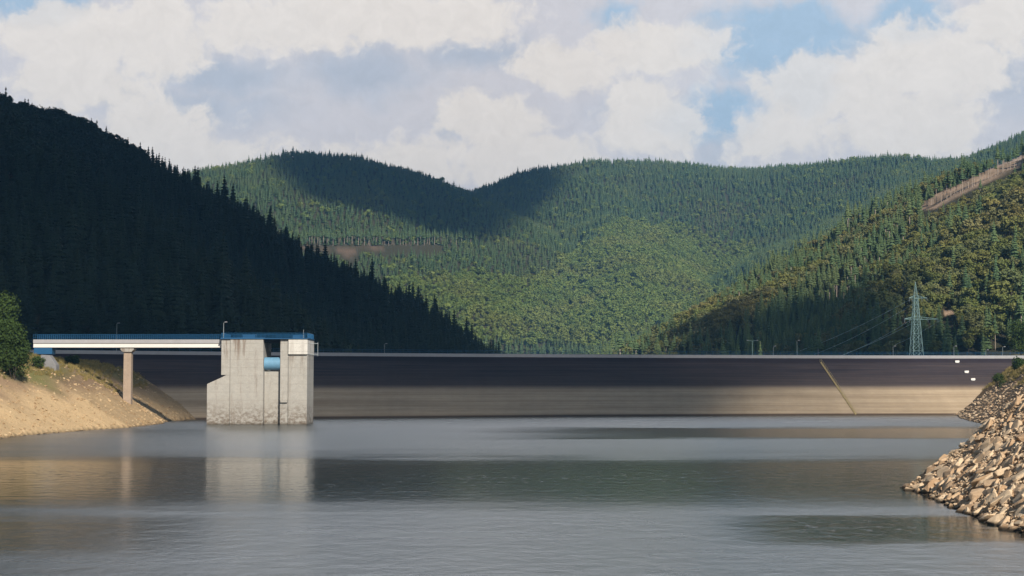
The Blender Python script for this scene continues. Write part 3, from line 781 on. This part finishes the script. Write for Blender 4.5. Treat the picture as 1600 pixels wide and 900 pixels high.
def broad_mesh(seed, leaves, lobes=8, size=.05, R_=.30, zc_=.62, zr=.36):
    r0 = random.Random(seed); v = []; f = []
    L = [((0, 0, zc_), R_ * .75)]
    for k in range(lobes):
        a = 6.283 * k / lobes + r0.random(); q = r0.uniform(.4, .75); zz = zc_ + r0.uniform(-.6, .75) * zr * (1 - q * .3)
        L.append(((math.cos(a) * R_ * q, math.sin(a) * R_ * q, zz), R_ * r0.uniform(.34, .55)))
    for k in range(leaves):
        c_, rr_ = L[r0.randrange(len(L))] if r0.random() > .1 else L[0]
        d = Vector((r0.gauss(0, 1), r0.gauss(0, 1), r0.gauss(.25, 1))).normalized()
        p = Vector(c_) + Vector((d.x, d.y, d.z * 1.05)) * rr_ * r0.uniform(.78, 1.08)
        n_ = (d + Vector((r0.gauss(0, .5), r0.gauss(0, .5), r0.gauss(.2, .5)))).normalized(); u_ = n_.orthogonal().normalized(); w_ = n_.cross(u_); s_ = size * r0.uniform(.6, 1.3)
        an = r0.random() * 6.28; u2 = u_ * math.cos(an) + w_ * math.sin(an); w2 = n_.cross(u2); b = len(v)
        v += [tuple(p + u2 * s_), tuple(p + w2 * s_ * .7), tuple(p - u2 * s_), tuple(p - w2 * s_ * .7 - n_ * s_ * .3)]; f.append((b, b + 1, b + 2, b + 3))
    return v, f
def broad_trunk(seed):
    r0 = random.Random(seed); b_ = MB(); b_.bar((0, 0, -.05), (0.01, 0, .45), .022, 6, .016)
    for k in range(5):
        a = 6.283 * k / 5 + r0.random(); b_.bar((.01, 0, .36 + .03 * k), (math.cos(a) * .17, math.sin(a) * .17, .6 + .04 * k), .011, 5, .004)
    return b_.v, b_.f

def proto_pair(name, crown, trunk, cm, tm):
    """crown and trunk meshes, and one joined object (not linked) for mass planting"""
    cv, cf = crown; tv, tf = trunk
    c_ = bpy.data.meshes.new('crown'); c_.from_pydata(cv, [], cf); c_.materials.append(cm)
    t_ = bpy.data.meshes.new('trunk'); t_.from_pydata(tv, [], tf); t_.materials.append(tm)
    n0 = len(cv); j = bpy.data.meshes.new(name); j.from_pydata(list(cv) + list(tv), [], list(cf) + [tuple(k + n0 for k in q) for q in tf])
    j.materials.append(cm); j.materials.append(tm)
    j.polygons.foreach_set('material_index', [0] * len(cf) + [1] * len(tf))
    jo = bpy.data.objects.new(name, j)
    return dict(crown=c_, trunk=t_, joined=jo)
PROTO = {
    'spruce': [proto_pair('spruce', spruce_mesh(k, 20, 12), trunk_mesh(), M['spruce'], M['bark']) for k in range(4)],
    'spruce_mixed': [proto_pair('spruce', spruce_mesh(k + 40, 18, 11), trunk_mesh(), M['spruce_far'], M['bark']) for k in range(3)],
    'bare_spruce': [proto_pair('pine', spruce_mesh(k + 20, 11, 9, bare=b0_, core=True), trunk_mesh(1.0, .017), M['spruce_far'], M['pale_bark']) for k, b0_ in enumerate((.38, .5, .44))],
    'far': [proto_pair('spruce', spruce_mesh(k + 60, 9, 8, wid=.24, ragged=.4), trunk_mesh(), M['spruce_far'], M['bark']) for k in range(4)],
    'broad': [proto_pair('broadleaf_tree', broad_mesh(k, 620, 9, .045), broad_trunk(k), M['broad'], M['bark']) for k in range(3)],
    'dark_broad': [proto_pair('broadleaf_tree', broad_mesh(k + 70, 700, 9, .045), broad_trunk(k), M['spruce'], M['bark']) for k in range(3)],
    'mixed': [proto_pair('broadleaf_tree', broad_mesh(k + 9, 620, 9, .045), broad_trunk(k), M['mixed'], M['bark']) for k in range(3)],
    'far_broad': [proto_pair('broadleaf_tree', broad_mesh(k + 30, 170, 6, .085, R_=.36), broad_trunk(k), M['broad_far'], M['bark']) for k in range(3)],
}

def scatter(name, pos, rot, scl, idx, protos, label, cat):
    me = bpy.data.meshes.new(name); me.vertices.add(len(pos)); me.vertices.foreach_set('co', np.asarray(pos, np.float32).ravel())
    for nm, ty, arr in (('rot', 'FLOAT_VECTOR', rot), ('scl', 'FLOAT_VECTOR', scl)):
        a = me.attributes.new(nm, ty, 'POINT'); a.data.foreach_set('vector', np.asarray(arr, np.float32).ravel())
    a = me.attributes.new('idx', 'INT', 'POINT'); a.data.foreach_set('value', np.asarray(idx, np.int32))
    o = bpy.data.objects.new(name, me); COL.objects.link(o)
    coll = bpy.data.collections.new(name + '_kinds')
    for k, p in enumerate(protos): 
        q = p.copy(); q.name = f'{chr(97 + k)}_{name}'; coll.objects.link(q)
    ng = bpy.data.node_groups.new(name, 'GeometryNodeTree')
    ng.interface.new_socket('Geometry', in_out='INPUT', socket_type='NodeSocketGeometry'); ng.interface.new_socket('Geometry', in_out='OUTPUT', socket_type='NodeSocketGeometry')
    N_ = ng.nodes; Lk = ng.links
    gi = N_.new('NodeGroupInput'); go = N_.new('NodeGroupOutput'); ip = N_.new('GeometryNodeInstanceOnPoints'); ci = N_.new('GeometryNodeCollectionInfo')
    ci.inputs['Collection'].default_value = coll; ci.inputs['Separate Children'].default_value = True; ci.inputs['Reset Children'].default_value = True
    ip.inputs['Pick Instance'].default_value = True
    def na(nm, ty):
        x = N_.new('GeometryNodeInputNamedAttribute'); x.data_type = ty; x.inputs[0].default_value = nm; return x.outputs[0]
    mp = N_.new('GeometryNodeMeshToPoints'); Lk.new(gi.outputs[0], mp.inputs[0]); Lk.new(mp.outputs[0], ip.inputs['Points'])
    Lk.new(ci.outputs[0], ip.inputs['Instance']); Lk.new(na('idx', 'INT'), ip.inputs['Instance Index'])
    Lk.new(na('rot', 'FLOAT_VECTOR'), ip.inputs['Rotation']); Lk.new(na('scl', 'FLOAT_VECTOR'), ip.inputs['Scale']); Lk.new(ip.outputs[0], go.inputs[0])
    md = o.modifiers.new('scatter', 'NODES'); md.node_group = ng
    return tag(o, label, cat, None, 'stuff')

# ------------------------------------------------------------------ planting
rs = np.random.RandomState(3)
def jitter_grid(x0, x1, y0, y1, step):
    X, Y = np.meshgrid(np.arange(x0, x1, step), np.arange(y0, y1, step)); X = X + rs.uniform(-.45, .45, X.shape) * step; Y = Y + rs.uniform(-.45, .45, X.shape) * step
    return X.ravel(), Y.ravel()
def plant(x0, x1, y0, y1, step, own, hmin, hmax, margin=140):
    X, Y = jitter_grid(x0, x1, y0, y1, step)
    k = np.abs(X) < Y * .32 + 30; X, Y = X[k], Y[k]
    Z, ow = height(X, Y, True); k = ow == own; X, Y, Z = X[k], Y[k], Z[k]
    H = rs.uniform(hmin, hmax, X.shape) * (1 + .18 * fbm(X, Y, 60, 2, 44))
    H = H * np.where(rs.rand(len(X)) < .07, 1.35, 1.0) * np.where(rs.rand(len(X)) < .12, .7, 1.0)
    P = np.stack([X, Y, Z], 1); px, py = project(P); qx, qy = project(P + np.stack([X * 0, X * 0, H], 1))
    k = (px > -margin) & (px < 1600 + margin) & (qy < 575)
    for poly in CLEAR:
        for fr in (0, .25, .5, .75, 1.0):
            k &= ~((poly_sd(px * (1 - fr) + qx * fr, py * (1 - fr) + qy * fr, poly) > -1) )
    P, H, px, py, qy = P[k], H[k], px[k], py[k], qy[k]
    return P, H, px, py, qy
def visibility(P, H, px, qy, halfw):
    """height in px that shows above everything nearer"""
    order = np.argsort(P[:, 1]); buf = np.full(2200, 556.0); out = np.zeros(len(P))
    for i_ in order:
        a = int(px[i_] - halfw[i_]) + 200; b = int(px[i_] + halfw[i_]) + 201
        if b < 200 or a > 1800: continue
        a = max(0, a); b = min(2200, b); seg = buf[a:b]
        g_ = np.clip(seg - qy[i_], 0, None); out[i_] = g_.mean() * (b - a) if len(g_) else 0
        # conical: the middle of the crown rises full height, the edges less
        mid = (a + b) // 2; ww = np.abs(np.arange(a, b) - mid) / max(1, (b - a) / 2)
        yy = qy[i_] + ww * 12; buf[a:b] = np.minimum(seg, yy)
    return out
def single_trees(kind, P, H, labels, group, cat, name, wfac=1.0):
    ps = PROTO[kind]
    for k in range(len(P)):
        pr_ = ps[rs.randint(len(ps))]; s_ = H[k]; w_ = s_ * rs.uniform(.85, 1.2) * wfac
        root = bpy.data.objects.new(name, None); COL.objects.link(root); root.location = P[k]; root.scale = (w_, w_, s_); root.rotation_euler = (0, 0, rs.uniform(0, 6.28)); root.empty_display_size = .1
        for nm in ('crown', 'trunk'):
            c_ = bpy.data.objects.new(nm, pr_[nm]); COL.objects.link(c_); c_.parent = root
        tag(root, labels[k] if isinstance(labels, list) else labels, cat, group)
def mass(kind, name, P, H, label, cat, wfac=1.0):
    n_ = len(P); ps = PROTO[kind]
    rot = np.zeros((n_, 3)); rot[:, 2] = rs.uniform(0, 6.28, n_); rot[:, 0] = rs.uniform(-.04, .04, n_); rot[:, 1] = rs.uniform(-.04, .04, n_)
    w_ = H * rs.uniform(.85, 1.2, n_) * wfac
    scatter(name, P, rot, np.stack([w_, w_, H], 1), rs.randint(0, len(ps), n_), [p['joined'] for p in ps], label, cat)

# left hill: dark spruces, broadleaf crowns near the top left
P, H, px, py, qy = plant(-420, 20, 455, 1240, 5.2, 1, 13, 20)
tl = (px < 215) & (py < 300) & (rs.rand(len(P)) < .8) | (rs.rand(len(P)) < .012)
for sel, kind, nm in ((~tl, 'spruce', 'spruce'), (tl, 'dark_broad', 'broadleaf_tree')):
    p_, h_, a_, q_ = P[sel], (np.minimum(H[sel], 17.5) if kind == 'dark_broad' else H[sel]), px[sel], qy[sel]
    vis = visibility(p_, h_, a_, q_, h_ * .13 * F / p_[:, 1])
    nsing = 190 if kind == 'spruce' else 60
    top = np.argsort(-vis)[:nsing]; m_ = np.zeros(len(p_), bool); m_[top] = True
    if kind == 'spruce':
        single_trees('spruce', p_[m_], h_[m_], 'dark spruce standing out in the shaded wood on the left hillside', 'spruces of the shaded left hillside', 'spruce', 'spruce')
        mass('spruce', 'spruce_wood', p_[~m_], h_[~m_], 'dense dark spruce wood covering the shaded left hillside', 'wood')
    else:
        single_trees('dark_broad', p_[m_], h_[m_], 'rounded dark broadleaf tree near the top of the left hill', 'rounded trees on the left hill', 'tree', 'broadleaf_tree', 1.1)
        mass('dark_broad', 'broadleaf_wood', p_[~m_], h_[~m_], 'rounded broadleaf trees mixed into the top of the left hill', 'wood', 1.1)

# right hill: mixed, autumn tinted
P, H, px, py, qy = plant(20, 480, 470, 1140, 4.7, 3, 6.5, 12)
tone = fbm(P[:, 0], P[:, 1], 55, 3, 71) + rs.uniform(-.35, .35, len(P))
mixed = tone > -.12; bare = (~mixed) & (rs.rand(len(P)) < .16)
edge_t = np.interp(px, [1010, 1120, 1200, 1330, 1450], [590, 534, 496, 424, 325])
bare |= (np.abs(py - edge_t - 22) < 14) & (px < 1420) & (rs.rand(len(P)) < .35)
mixed &= ~bare
shade_zone = in_poly(px, py, [(1110, 575), (1140, 528), (1200, 496), (1270, 474), (1340, 478), (1400, 515), (1500, 520), (1520, 575)])
mixed &= ~(shade_zone & (rs.rand(len(P)) < .85)); bare &= ~shade_zone  # mostly spruces in the shaded patch, their darker colour deepening the shade
con = (~mixed) & (~bare)
br2 = mixed & (rs.rand(len(P)) < .55)
for sel, kind, nm, lab, mlab, ns in ((mixed & ~br2, 'mixed', 'broadleaf_tree', 'reddish brown broadleaf tree on the sunlit right hillside', 'brownish broadleaf wood on the right hillside', 110), (br2, 'broad', 'broadleaf_tree', 'yellow green broadleaf tree on the sunlit right hillside', 'yellow green broadleaf wood on the right hillside', 110),
                                     (con, 'spruce_mixed', 'spruce', 'green spruce among broadleaf trees on the right hillside', 'green spruces among broadleaf trees on the right hillside', 90)):
    p_, h_, a_, q_ = P[sel], H[sel] * (1.15 if kind == 'spruce_mixed' else .85), px[sel], qy[sel]
    vis = visibility(p_, h_, a_, q_, h_ * .2 * F / p_[:, 1]); top = np.argsort(-vis)[:ns]; m_ = np.zeros(len(p_), bool); m_[top] = True
    single_trees(kind, p_[m_], h_[m_], lab, lab.split(' on ')[0].split(' among ')[0] + 's of the right hillside', 'spruce' if nm == 'spruce' else 'tree', nm, 1.15 if nm != 'spruce' else 1)
    mass(kind, 'spruce_wood' if nm == 'spruce' else 'broadleaf_wood', p_[~m_], h_[~m_], mlab, 'wood', 1.15 if nm != 'spruce' else 1)
p_, h_ = P[bare], H[bare] * 1.6
odr = rs.permutation(len(p_)); p_, h_ = p_[odr], h_[odr]
single_trees('bare_spruce', p_[:140], h_[:140], 'pine with a tall bare pale trunk on the right hillside', 'bare trunked pines of the right hillside', 'pine', 'pine', .8)
if len(p_) > 140: mass('bare_spruce', 'pine_wood', p_[140:], h_[140:], 'pines with bare pale trunks on the right hillside', 'wood', .8)

# edge trees with bare trunks above the felled ride and above the left cut
Q = []; 
for px_ in np.cumsum(rs.uniform(2.2, 8.0, 54)) + 1335:
    py_ = np.interp(px_, [1340, 1446, 1500, 1560, 1600], [415, 325, 299, 271, 254]) + rs.uniform(.5, 2.5)
    q = hit(px_ + rs.uniform(-1, 1), py_, 560, 1500)
    if q is not None: Q.append((q, rs.uniform(9, 18)))
if Q:
    single_trees('bare_spruce', np.array([q[0] for q in Q])[:75], np.array([q[1] for q in Q])[:75], 'pine with bare trunk in the row along the felled ride', 'pines along the felled ride', 'pine', 'pine', .8)
Q = []
for px_ in np.concatenate([np.arange(418, 745, 4.6)]):
    q = hit(px_ + rs.uniform(-1.5, 1.5), 383 + rs.uniform(-3, 1), 1300, 4000)
    if q is not None: Q.append((q, rs.uniform(17, 24)))
for (px_, py_) in [(425, 368), (430, 356), (421, 376), (433, 345), (470, 386), (480, 388)]:
    q = hit(px_, py_, 1300, 4000); Q.append((q, rs.uniform(17, 24)))
if Q:
    single_trees('bare_spruce', np.array([q[0] for q in Q]), np.array([q[1] for q in Q]), 'distant pine with bare trunk at the cut on the far hill', 'distant pines at the cut', 'pine', 'pine', .8)

# far hills
P, H, px, py, qy = plant(-820, 980, 1050, 3080, 6.6, 2, 8.5, 13.5, 40)
# drop the ones that can never be seen (behind a crest)
vis = visibility(P, H, px, qy, np.maximum(1.5, H * .15 * F / P[:, 1])); k = vis > 0; P, H, px, py, qy = P[k], H[k], px[k], py[k], qy[k]
dz = poly_sd(px, py, [(640, 470), (760, 440), (880, 400), (980, 350), (1110, 360), (1160, 420), (1130, 480), (1010, 540), (880, 560), (640, 560), (560, 500)]) + fbm(P[:, 0], P[:, 1], 120, 3, 9) * 60
bsel = (dz > 0) | (rs.rand(len(P)) < .08)
mass('far', 'distant_spruce_wood', P[~bsel], H[~bsel], 'hazy green spruce wood covering the far hills', 'wood', 1.35)
mass('far_broad', 'distant_broadleaf_wood', P[bsel], H[bsel] * .8, 'paler green broadleaf wood low on the central far hill', 'wood', 1.2)
print('PLANTED', len(P), bsel.sum())

# ------------------------------------------------------------------ rocks
def rock_mesh(seed, flat=.6):
    import bmesh
    r0 = random.Random(seed); bm = bmesh.new()
    for k in range(16):
        d = Vector((r0.gauss(0, 1), r0.gauss(0, 1), r0.gauss(0, 1))).normalized(); s_ = r0.uniform(.8, 1.0)
        # push towards a blocky slab
        d = Vector([math.copysign(abs(c_) ** .6, c_) for c_ in d]); bm.verts.new((d.x * s_ * .62, d.y * s_ * .45, d.z * s_ * .34 * flat))
    r_ = bmesh.ops.convex_hull(bm, input=bm.verts)
    bmesh.ops.delete(bm, geom=[g_ for g_ in r_['geom_interior'] if isinstance(g_, bmesh.types.BMVert)], context='VERTS')
    bmesh.ops.bevel(bm, geom=bm.edges[:], offset=.018, segments=1, affect='EDGES')
    me = bpy.data.meshes.new('boulder'); bm.to_mesh(me); bm.free(); return me
RK = [rock_mesh(k, .55 + .1 * (k % 4)) for k in range(10)]
for m_ in RK: m_.materials.append(M['rock'])
RK2 = [m_.copy() for m_ in RK]
for m_ in RK2: m_.materials.clear(); m_.materials.append(M['rock2'])
def normal_at(x_, y_):
    e = .8; h = height(np.array([x_ - e, x_ + e, x_, x_]), np.array([y_, y_, y_ - e, y_ + e])); return Vector((h[0] - h[1], h[2] - h[3], 2 * e)).normalized()
# near right bank: rubble slope
X, Y = jitter_grid(28, 66, 84, 172, .5); d_ = sdist(X, Y); k = (d_ > -.7) & (d_ < 16); X, Y, d_ = X[k], Y[k], d_[k]; Z = height(X, Y)
px, py = project(np.stack([X, Y, Z], 1)); inside = (px > -10) & (px < 1620) & (py < 910)
X, Y, Z, px, py = X[inside], Y[inside], Z[inside], px[inside], py[inside]
size = np.exp(rs.normal(-.52, .42, len(X))) ; size = np.clip(size, .22, 1.9)
app = size * F / Y * ((px < 1605) & (py > 620)); order = np.argsort(-app); sing = order[:300]; rest = order[300:]
for i_ in sing:
    o = bpy.data.objects.new('boulder', RK[rs.randint(10)]); COL.objects.link(o); s_ = size[i_]
    nrm = normal_at(X[i_], Y[i_]); q = nrm.to_track_quat('Z', 'Y').to_euler()
    o.location = (X[i_], Y[i_], Z[i_] + .10 * s_); o.scale = (s_, s_ * rs.uniform(.8, 1.2), s_)
    o.rotation_euler = (Matrix.Rotation(rs.uniform(-.45, .45), 3, 'X') @ Matrix.Rotation(rs.uniform(-.45, .45), 3, 'Y') @ q.to_matrix() @ Matrix.Rotation(rs.uniform(0, 6.28), 3, 'Z')).to_euler()
    tag(o, 'angular tan boulder in the rubble slope of the near right bank', 'boulder', 'boulders of the near right bank')
def rock_stuff(name, X, Y, Z, size, meshes, label):
    n_ = len(X); rot = rs.uniform(-.6, .6, (n_, 3)); rot[:, 2] = rs.uniform(0, 6.28, n_)
    objs = [bpy.data.objects.new('stone', m_) for m_ in meshes]
    scatter(name, np.stack([X, Y, Z], 1), rot, np.stack([size] * 3, 1), rs.randint(0, len(meshes), n_), objs, label, 'rubble')
rock_stuff('rubble', X[rest], Y[rest], Z[rest] + .02, size[rest] * .8, RK, 'smaller tan rubble between the boulders of the near right bank')
n_ = 9000; k = rs.randint(0, len(X), n_)
xx = X[k] + rs.normal(0, .4, n_); yy = Y[k] + rs.normal(0, .4, n_); zz = height(xx, yy)
rock_stuff('loose_gravel', xx, yy, zz + .03, rs.uniform(.10, .34, n_), RK, 'loose gravel and chips between the boulders of the near right bank')
# left bank: small stones on sand; far right bank: rubble
def bank_stones(name, x0, x1, y0, y1, n_, smin, smax, meshes, label, dmax=24):
    X = rs.uniform(x0, x1, n_ * 4); Y = rs.uniform(y0, y1, n_ * 4); d_ = sdist(X, Y); k = (d_ > -.4) & (d_ < dmax * rs.rand(len(X)) ** 1.0)
    X, Y = X[k][:n_], Y[k][:n_]; Z = height(X, Y); s_ = smin + (smax - smin) * rs.rand(len(X)) ** 4
    rock_stuff(name, X, Y, Z, s_, meshes, label)
bank_stones('bank_stones', -125, -74, 235, 430, 6000, .08, .8, RK2, 'scattered pale stones on the sandy left bank')
bank_stones('shore_rubble', 92, 150, 300, 478, 3800, .15, 1.1, RK, 'shaded rubble on the far right bank beside the dam end', 30)

# ------------------------------------------------------------------ shrubs and grass
def clump_mesh(seed, n_=26):
    r0 = random.Random(seed); v = []; f = []
    for k in range(n_):
        a = r0.random() * 6.28; r_ = r0.random() * .35; x_, y_ = math.cos(a) * r_, math.sin(a) * r_; h_ = r0.uniform(.5, 1); a2 = r0.random() * 6.28; w_ = .05; b = len(v); lx, ly = r0.uniform(-.4, .4), r0.uniform(-.4, .4)
        v += [(x_ - math.cos(a2) * w_, y_ - math.sin(a2) * w_, -.1), (x_ + math.cos(a2) * w_, y_ + math.sin(a2) * w_, -.1), (x_ + lx, y_ + ly, h_)]; f.append((b, b + 1, b + 2))
    me = bpy.data.meshes.new('grass'); me.from_pydata(v, [], f); me.materials.append(M['grass']); return bpy.data.objects.new('grass', me)
GR = [clump_mesh(k) for k in range(3)]
def grass(name, x0, x1, y0, y1, n_, zmin, label, dmax=60):
    X = rs.uniform(x0, x1, n_ * 3); Y = rs.uniform(y0, y1, n_ * 3); d_ = sdist(X, Y); Z = height(X, Y); k = (d_ > 0) & (d_ < dmax) & (Z + fbm(X, Y, 12, 3, 77) * 5 > zmin)
    X, Y, Z = X[k][:n_], Y[k][:n_], Z[k][:n_]; m_ = len(X); rot = np.zeros((m_, 3)); rot[:, 2] = rs.uniform(0, 6.28, m_); s_ = rs.uniform(.35, 1.0, m_)
    scatter(name, np.stack([X, Y, Z], 1), rot, np.stack([s_ * 1.2, s_ * 1.2, s_], 1), rs.randint(0, 3, m_), GR, label, 'grass')
grass('dry_grass', -140, -82, 290, 450, 5000, 9.0, 'dry yellow green grass on top of the left bank')
grass('bank_grass', 112, 175, 380, 500, 5000, 9.5, 'yellowing grass along the top of the far right bank')

def shrub(px_, ybase, Y_, w_px, h_px, label, leaves, mat, lsize, name='shrub', cat='bush'):
    p = at(px_, ybase, Y_); g0 = float(height(np.array([p[0]]), np.array([p[1]]))[0]); z0 = min(p[2], g0)
    root = empty(name, (p[0], p[1], z0), rs.uniform(0, 6.28), label, cat)
    W_ = w_px / F * Y_; H_ = h_px / F * Y_ + (p[2] - z0)
    r0 = random.Random(int(px_ * 7 + ybase)); v = []; f = []
    lobes = [((r0.uniform(-.5, .5) * W_ * .62, r0.uniform(-.5, .5) * W_ * .62, H_ * r0.uniform(.18, .78)), r0.uniform(.18, .30) * min(W_, H_)) for k in range(16)]
    for k in range(leaves):
        c_, rr_ = lobes[r0.randrange(16)]; d = Vector((r0.gauss(0, 1), r0.gauss(0, 1), r0.gauss(0, 1))).normalized(); q = Vector(c_) + d * rr_ * r0.uniform(.55, 1.12)
        n_ = (d + Vector((r0.gauss(0, .6), r0.gauss(0, .6), r0.gauss(.2, .6)))).normalized(); u_ = n_.orthogonal().normalized(); w2 = n_.cross(u_); s_ = lsize * r0.uniform(.6, 1.3); b = len(v)
        v += [tuple(q + u_ * s_), tuple(q + w2 * s_ * .6), tuple(q - u_ * s_), tuple(q - w2 * s_ * .6)]; f.append((b, b + 1, b + 2, b + 3))
    mesh_obj('foliage', v, f, mat, root)
    b_ = MB()
    for k in range(7):
        c_ = lobes[k][0]; b_.bar((c_[0] * .2, c_[1] * .2, -.3), c_, .10, 5, .03)
    b_.build('stem', M['bark'], root)
shrub(22, 566, 318, 70, 82, 'large dense green bush at the left edge beside the bridge end', 9000, M['shrub'], .24)
shrub(-28, 565, 322, 90, 120, 'tall dark green tree behind the big bush at the left edge', 9000, M['shrub'], .26, 'leafy_tree', 'tree')
shrub(60, 572, 340, 22, 16, 'low dark green bush left of the grey block', 1200, M['shrub'], .18)
shrub(112, 562, 372, 34, 10, 'low bush right of the grey block on the bank top', 1400, M['shrub'], .18)
shrub(1592, 572, 452, 28, 16, 'yellow green bush on the bank where the dam crest meets it', 1800, M['shrub'], .2)
shrub(1560, 592, 440, 22, 12, 'low yellowish bush halfway down the bank edge at the dam end', 1200, M['shrub'], .18)
shrub(1598, 545, 520, 46, 50, 'dark green tree at the right edge behind the dam crest', 4000, M['shrub'], .3, 'leafy_tree', 'tree')

# ------------------------------------------------------------------ clouds that shade parts of the valley
CZ = 1000.0
def to_plane(P): return np.array((P[0] + (CZ - P[2]) * S[0] / S[2], P[1] + (CZ - P[2]) * S[1] / S[2]))
def cloud_mat():
    m_, t, b, out = new_mat('cloud_vapour')
    a = t.n.new('ShaderNodeVertexColor'); a.layer_name = 'thickness'
    b.inputs['Base Color'].default_value = (.85, .85, .86, 1); b.inputs['Roughness'].default_value = 1; b.inputs['Specular IOR Level'].default_value = 0
    tr = t.n.new('ShaderNodeBsdfTransparent'); mx = t.n.new('ShaderNodeMixShader'); t.l.new(a.outputs[0], mx.inputs[0]); t.l.new(tr.outputs[0], mx.inputs[1]); t.l.new(b.outputs[0], mx.inputs[2]); t.l.new(mx.outputs[0], out.inputs[0])
    return m_
M['cloud'] = cloud_mat()
def cloud(outline, soft, amount, label_seed, thick=60, nscale=120, namp=.5):
    O = np.array(outline); x0, y0 = O.min(0) - soft * 2.5; x1, y1 = O.max(0) + soft * 2.5
    st_ = max((x1 - x0), (y1 - y0)) / 110; xs = np.arange(x0, x1 + st_, st_); ys = np.arange(y0, y1 + st_, st_)
    X, Y = np.meshgrid(xs, ys); sd = poly_sd(X, Y, outline) + fbm(X, Y, nscale, 4, label_seed) * soft * namp * 2
    T = ss(sd, -soft, soft); th = thick * (T ** .5) * (1 + .5 * fbm(X, Y, nscale * .6, 4, label_seed + 5)) + 1
    # every side of the closed body hides 1 - sqrt(1 - amount) of the light
    A = 1 - np.sqrt(1 - T * amount)
    nr, na = X.shape; V = np.concatenate([np.stack([X, Y, CZ - th * .25], -1).reshape(-1, 3), np.stack([X, Y, CZ + th], -1).reshape(-1, 3)])
    i_ = (np.arange(nr - 1)[:, None] * na + np.arange(na - 1)); q = np.stack([i_, i_ + 1, i_ + na + 1, i_ + na], -1).reshape(-1, 4)
    keep = (T.reshape(-1)[q].max(1) > 0.0); q = q[keep]
    faces = q[:, ::-1].tolist() + (q + nr * na).tolist()
    o = mesh_obj('cloud', V, faces, M['cloud'], None, True)
    c_ = np.concatenate([A.ravel(), A.ravel()]); c4 = np.stack([c_, c_, c_, np.ones_like(c_)], 1).astype(np.float32)
    at_ = o.data.color_attributes.new('thickness', 'FLOAT_COLOR', 'POINT'); at_.data.foreach_set('color', c4.ravel())
    return tag(o, None, None, None, 'structure')
def outline_px(pts, y0, y1, lift=8):
    r_ = []
    for a, b_ in pts:
        q = hit(a, b_, y0, y1)
        if q is None: q = at(a, b_, y1 * .65)
        q[2] += lift; r_.append(tuple(to_plane(q)))
    return r_
# far hill patch
# traced along its visible lower edge; the upper edge lies beyond the crest
low = [(425, 262), (465, 295), (530, 320), (600, 342), (660, 366), (720, 378), (785, 366), (845, 328), (868, 296)]
lowp = outline_px(low, 1300, 3600)
upp = [tuple(to_plane(at(px_, 262, Y_))) for px_, Y_ in ((868, 3200), (780, 3300), (690, 3300), (620, 3000), (540, 2850), (415, 2750))]
cloud(lowp + upp, 34, .995, 101, 90, 160, .6)
# right hill patch
low = [(1142, 553), (1152, 530), (1180, 505), (1225, 485), (1275, 474), (1325, 478), (1365, 494), (1400, 520), (1440, 508), (1475, 512), (1500, 545)]
cp_ = outline_px(low, 500, 1400, 6)
b1 = [tuple(to_plane((x_, y_, 17))) for x_, y_ in ((205, 560), (135, 560), (108, 700))]
cloud(cp_ + b1, 10, .995, 102, 60, 60, .5)
# left hill: everything
pts = [(-700, 500), (-130, 472), (-60, 480), (10, 560), (25, 900), (10, 1300), (-200, 1450), (-900, 1400)]
cloud([tuple(to_plane((x_, y_, 60))) for x_, y_ in pts], 22, .995, 103, 90, 140, .4)
# left part of the dam
pts = [(-190, 400), (-120, 406), (-90, 400), (-50, 415), (0, 434), (60, 450), (66, 500), (-20, 520), (-190, 500)]
cloud([tuple(to_plane((x_, y_ - 5, 8))) for x_, y_ in pts], 13, .99, 104, 40, 60, .3)
pts = [(-22, 412), (60, 405), (112, 430), (122, 560), (0, 560)]
cloud([tuple(to_plane((x_, y_ + 2, 8))) for x_, y_ in pts], 40, .74, 105, 40, 60, .3)

# ------------------------------------------------------------------ haze
def build_haze():
    m_ = bpy.data.materials.new('valley_haze'); m_.use_nodes = True; t = NT(m_.node_tree); t.n.clear()
    out = t.n.new('ShaderNodeOutputMaterial'); pv = t.n.new('ShaderNodeVolumePrincipled'); t.l.new(pv.outputs[0], out.inputs['Volume'])
    pv.inputs['Color'].default_value = (.26, .60, 1.0, 1); pv.inputs['Density'].default_value = 1.1e-4; pv.inputs['Anisotropy'].default_value = .2
    b_ = MB(); b_.box(-15000, 15000, -15000, 15000, -32, 620); o = b_.build('haze', m_); tag(o, kind='stuff')
build_haze()
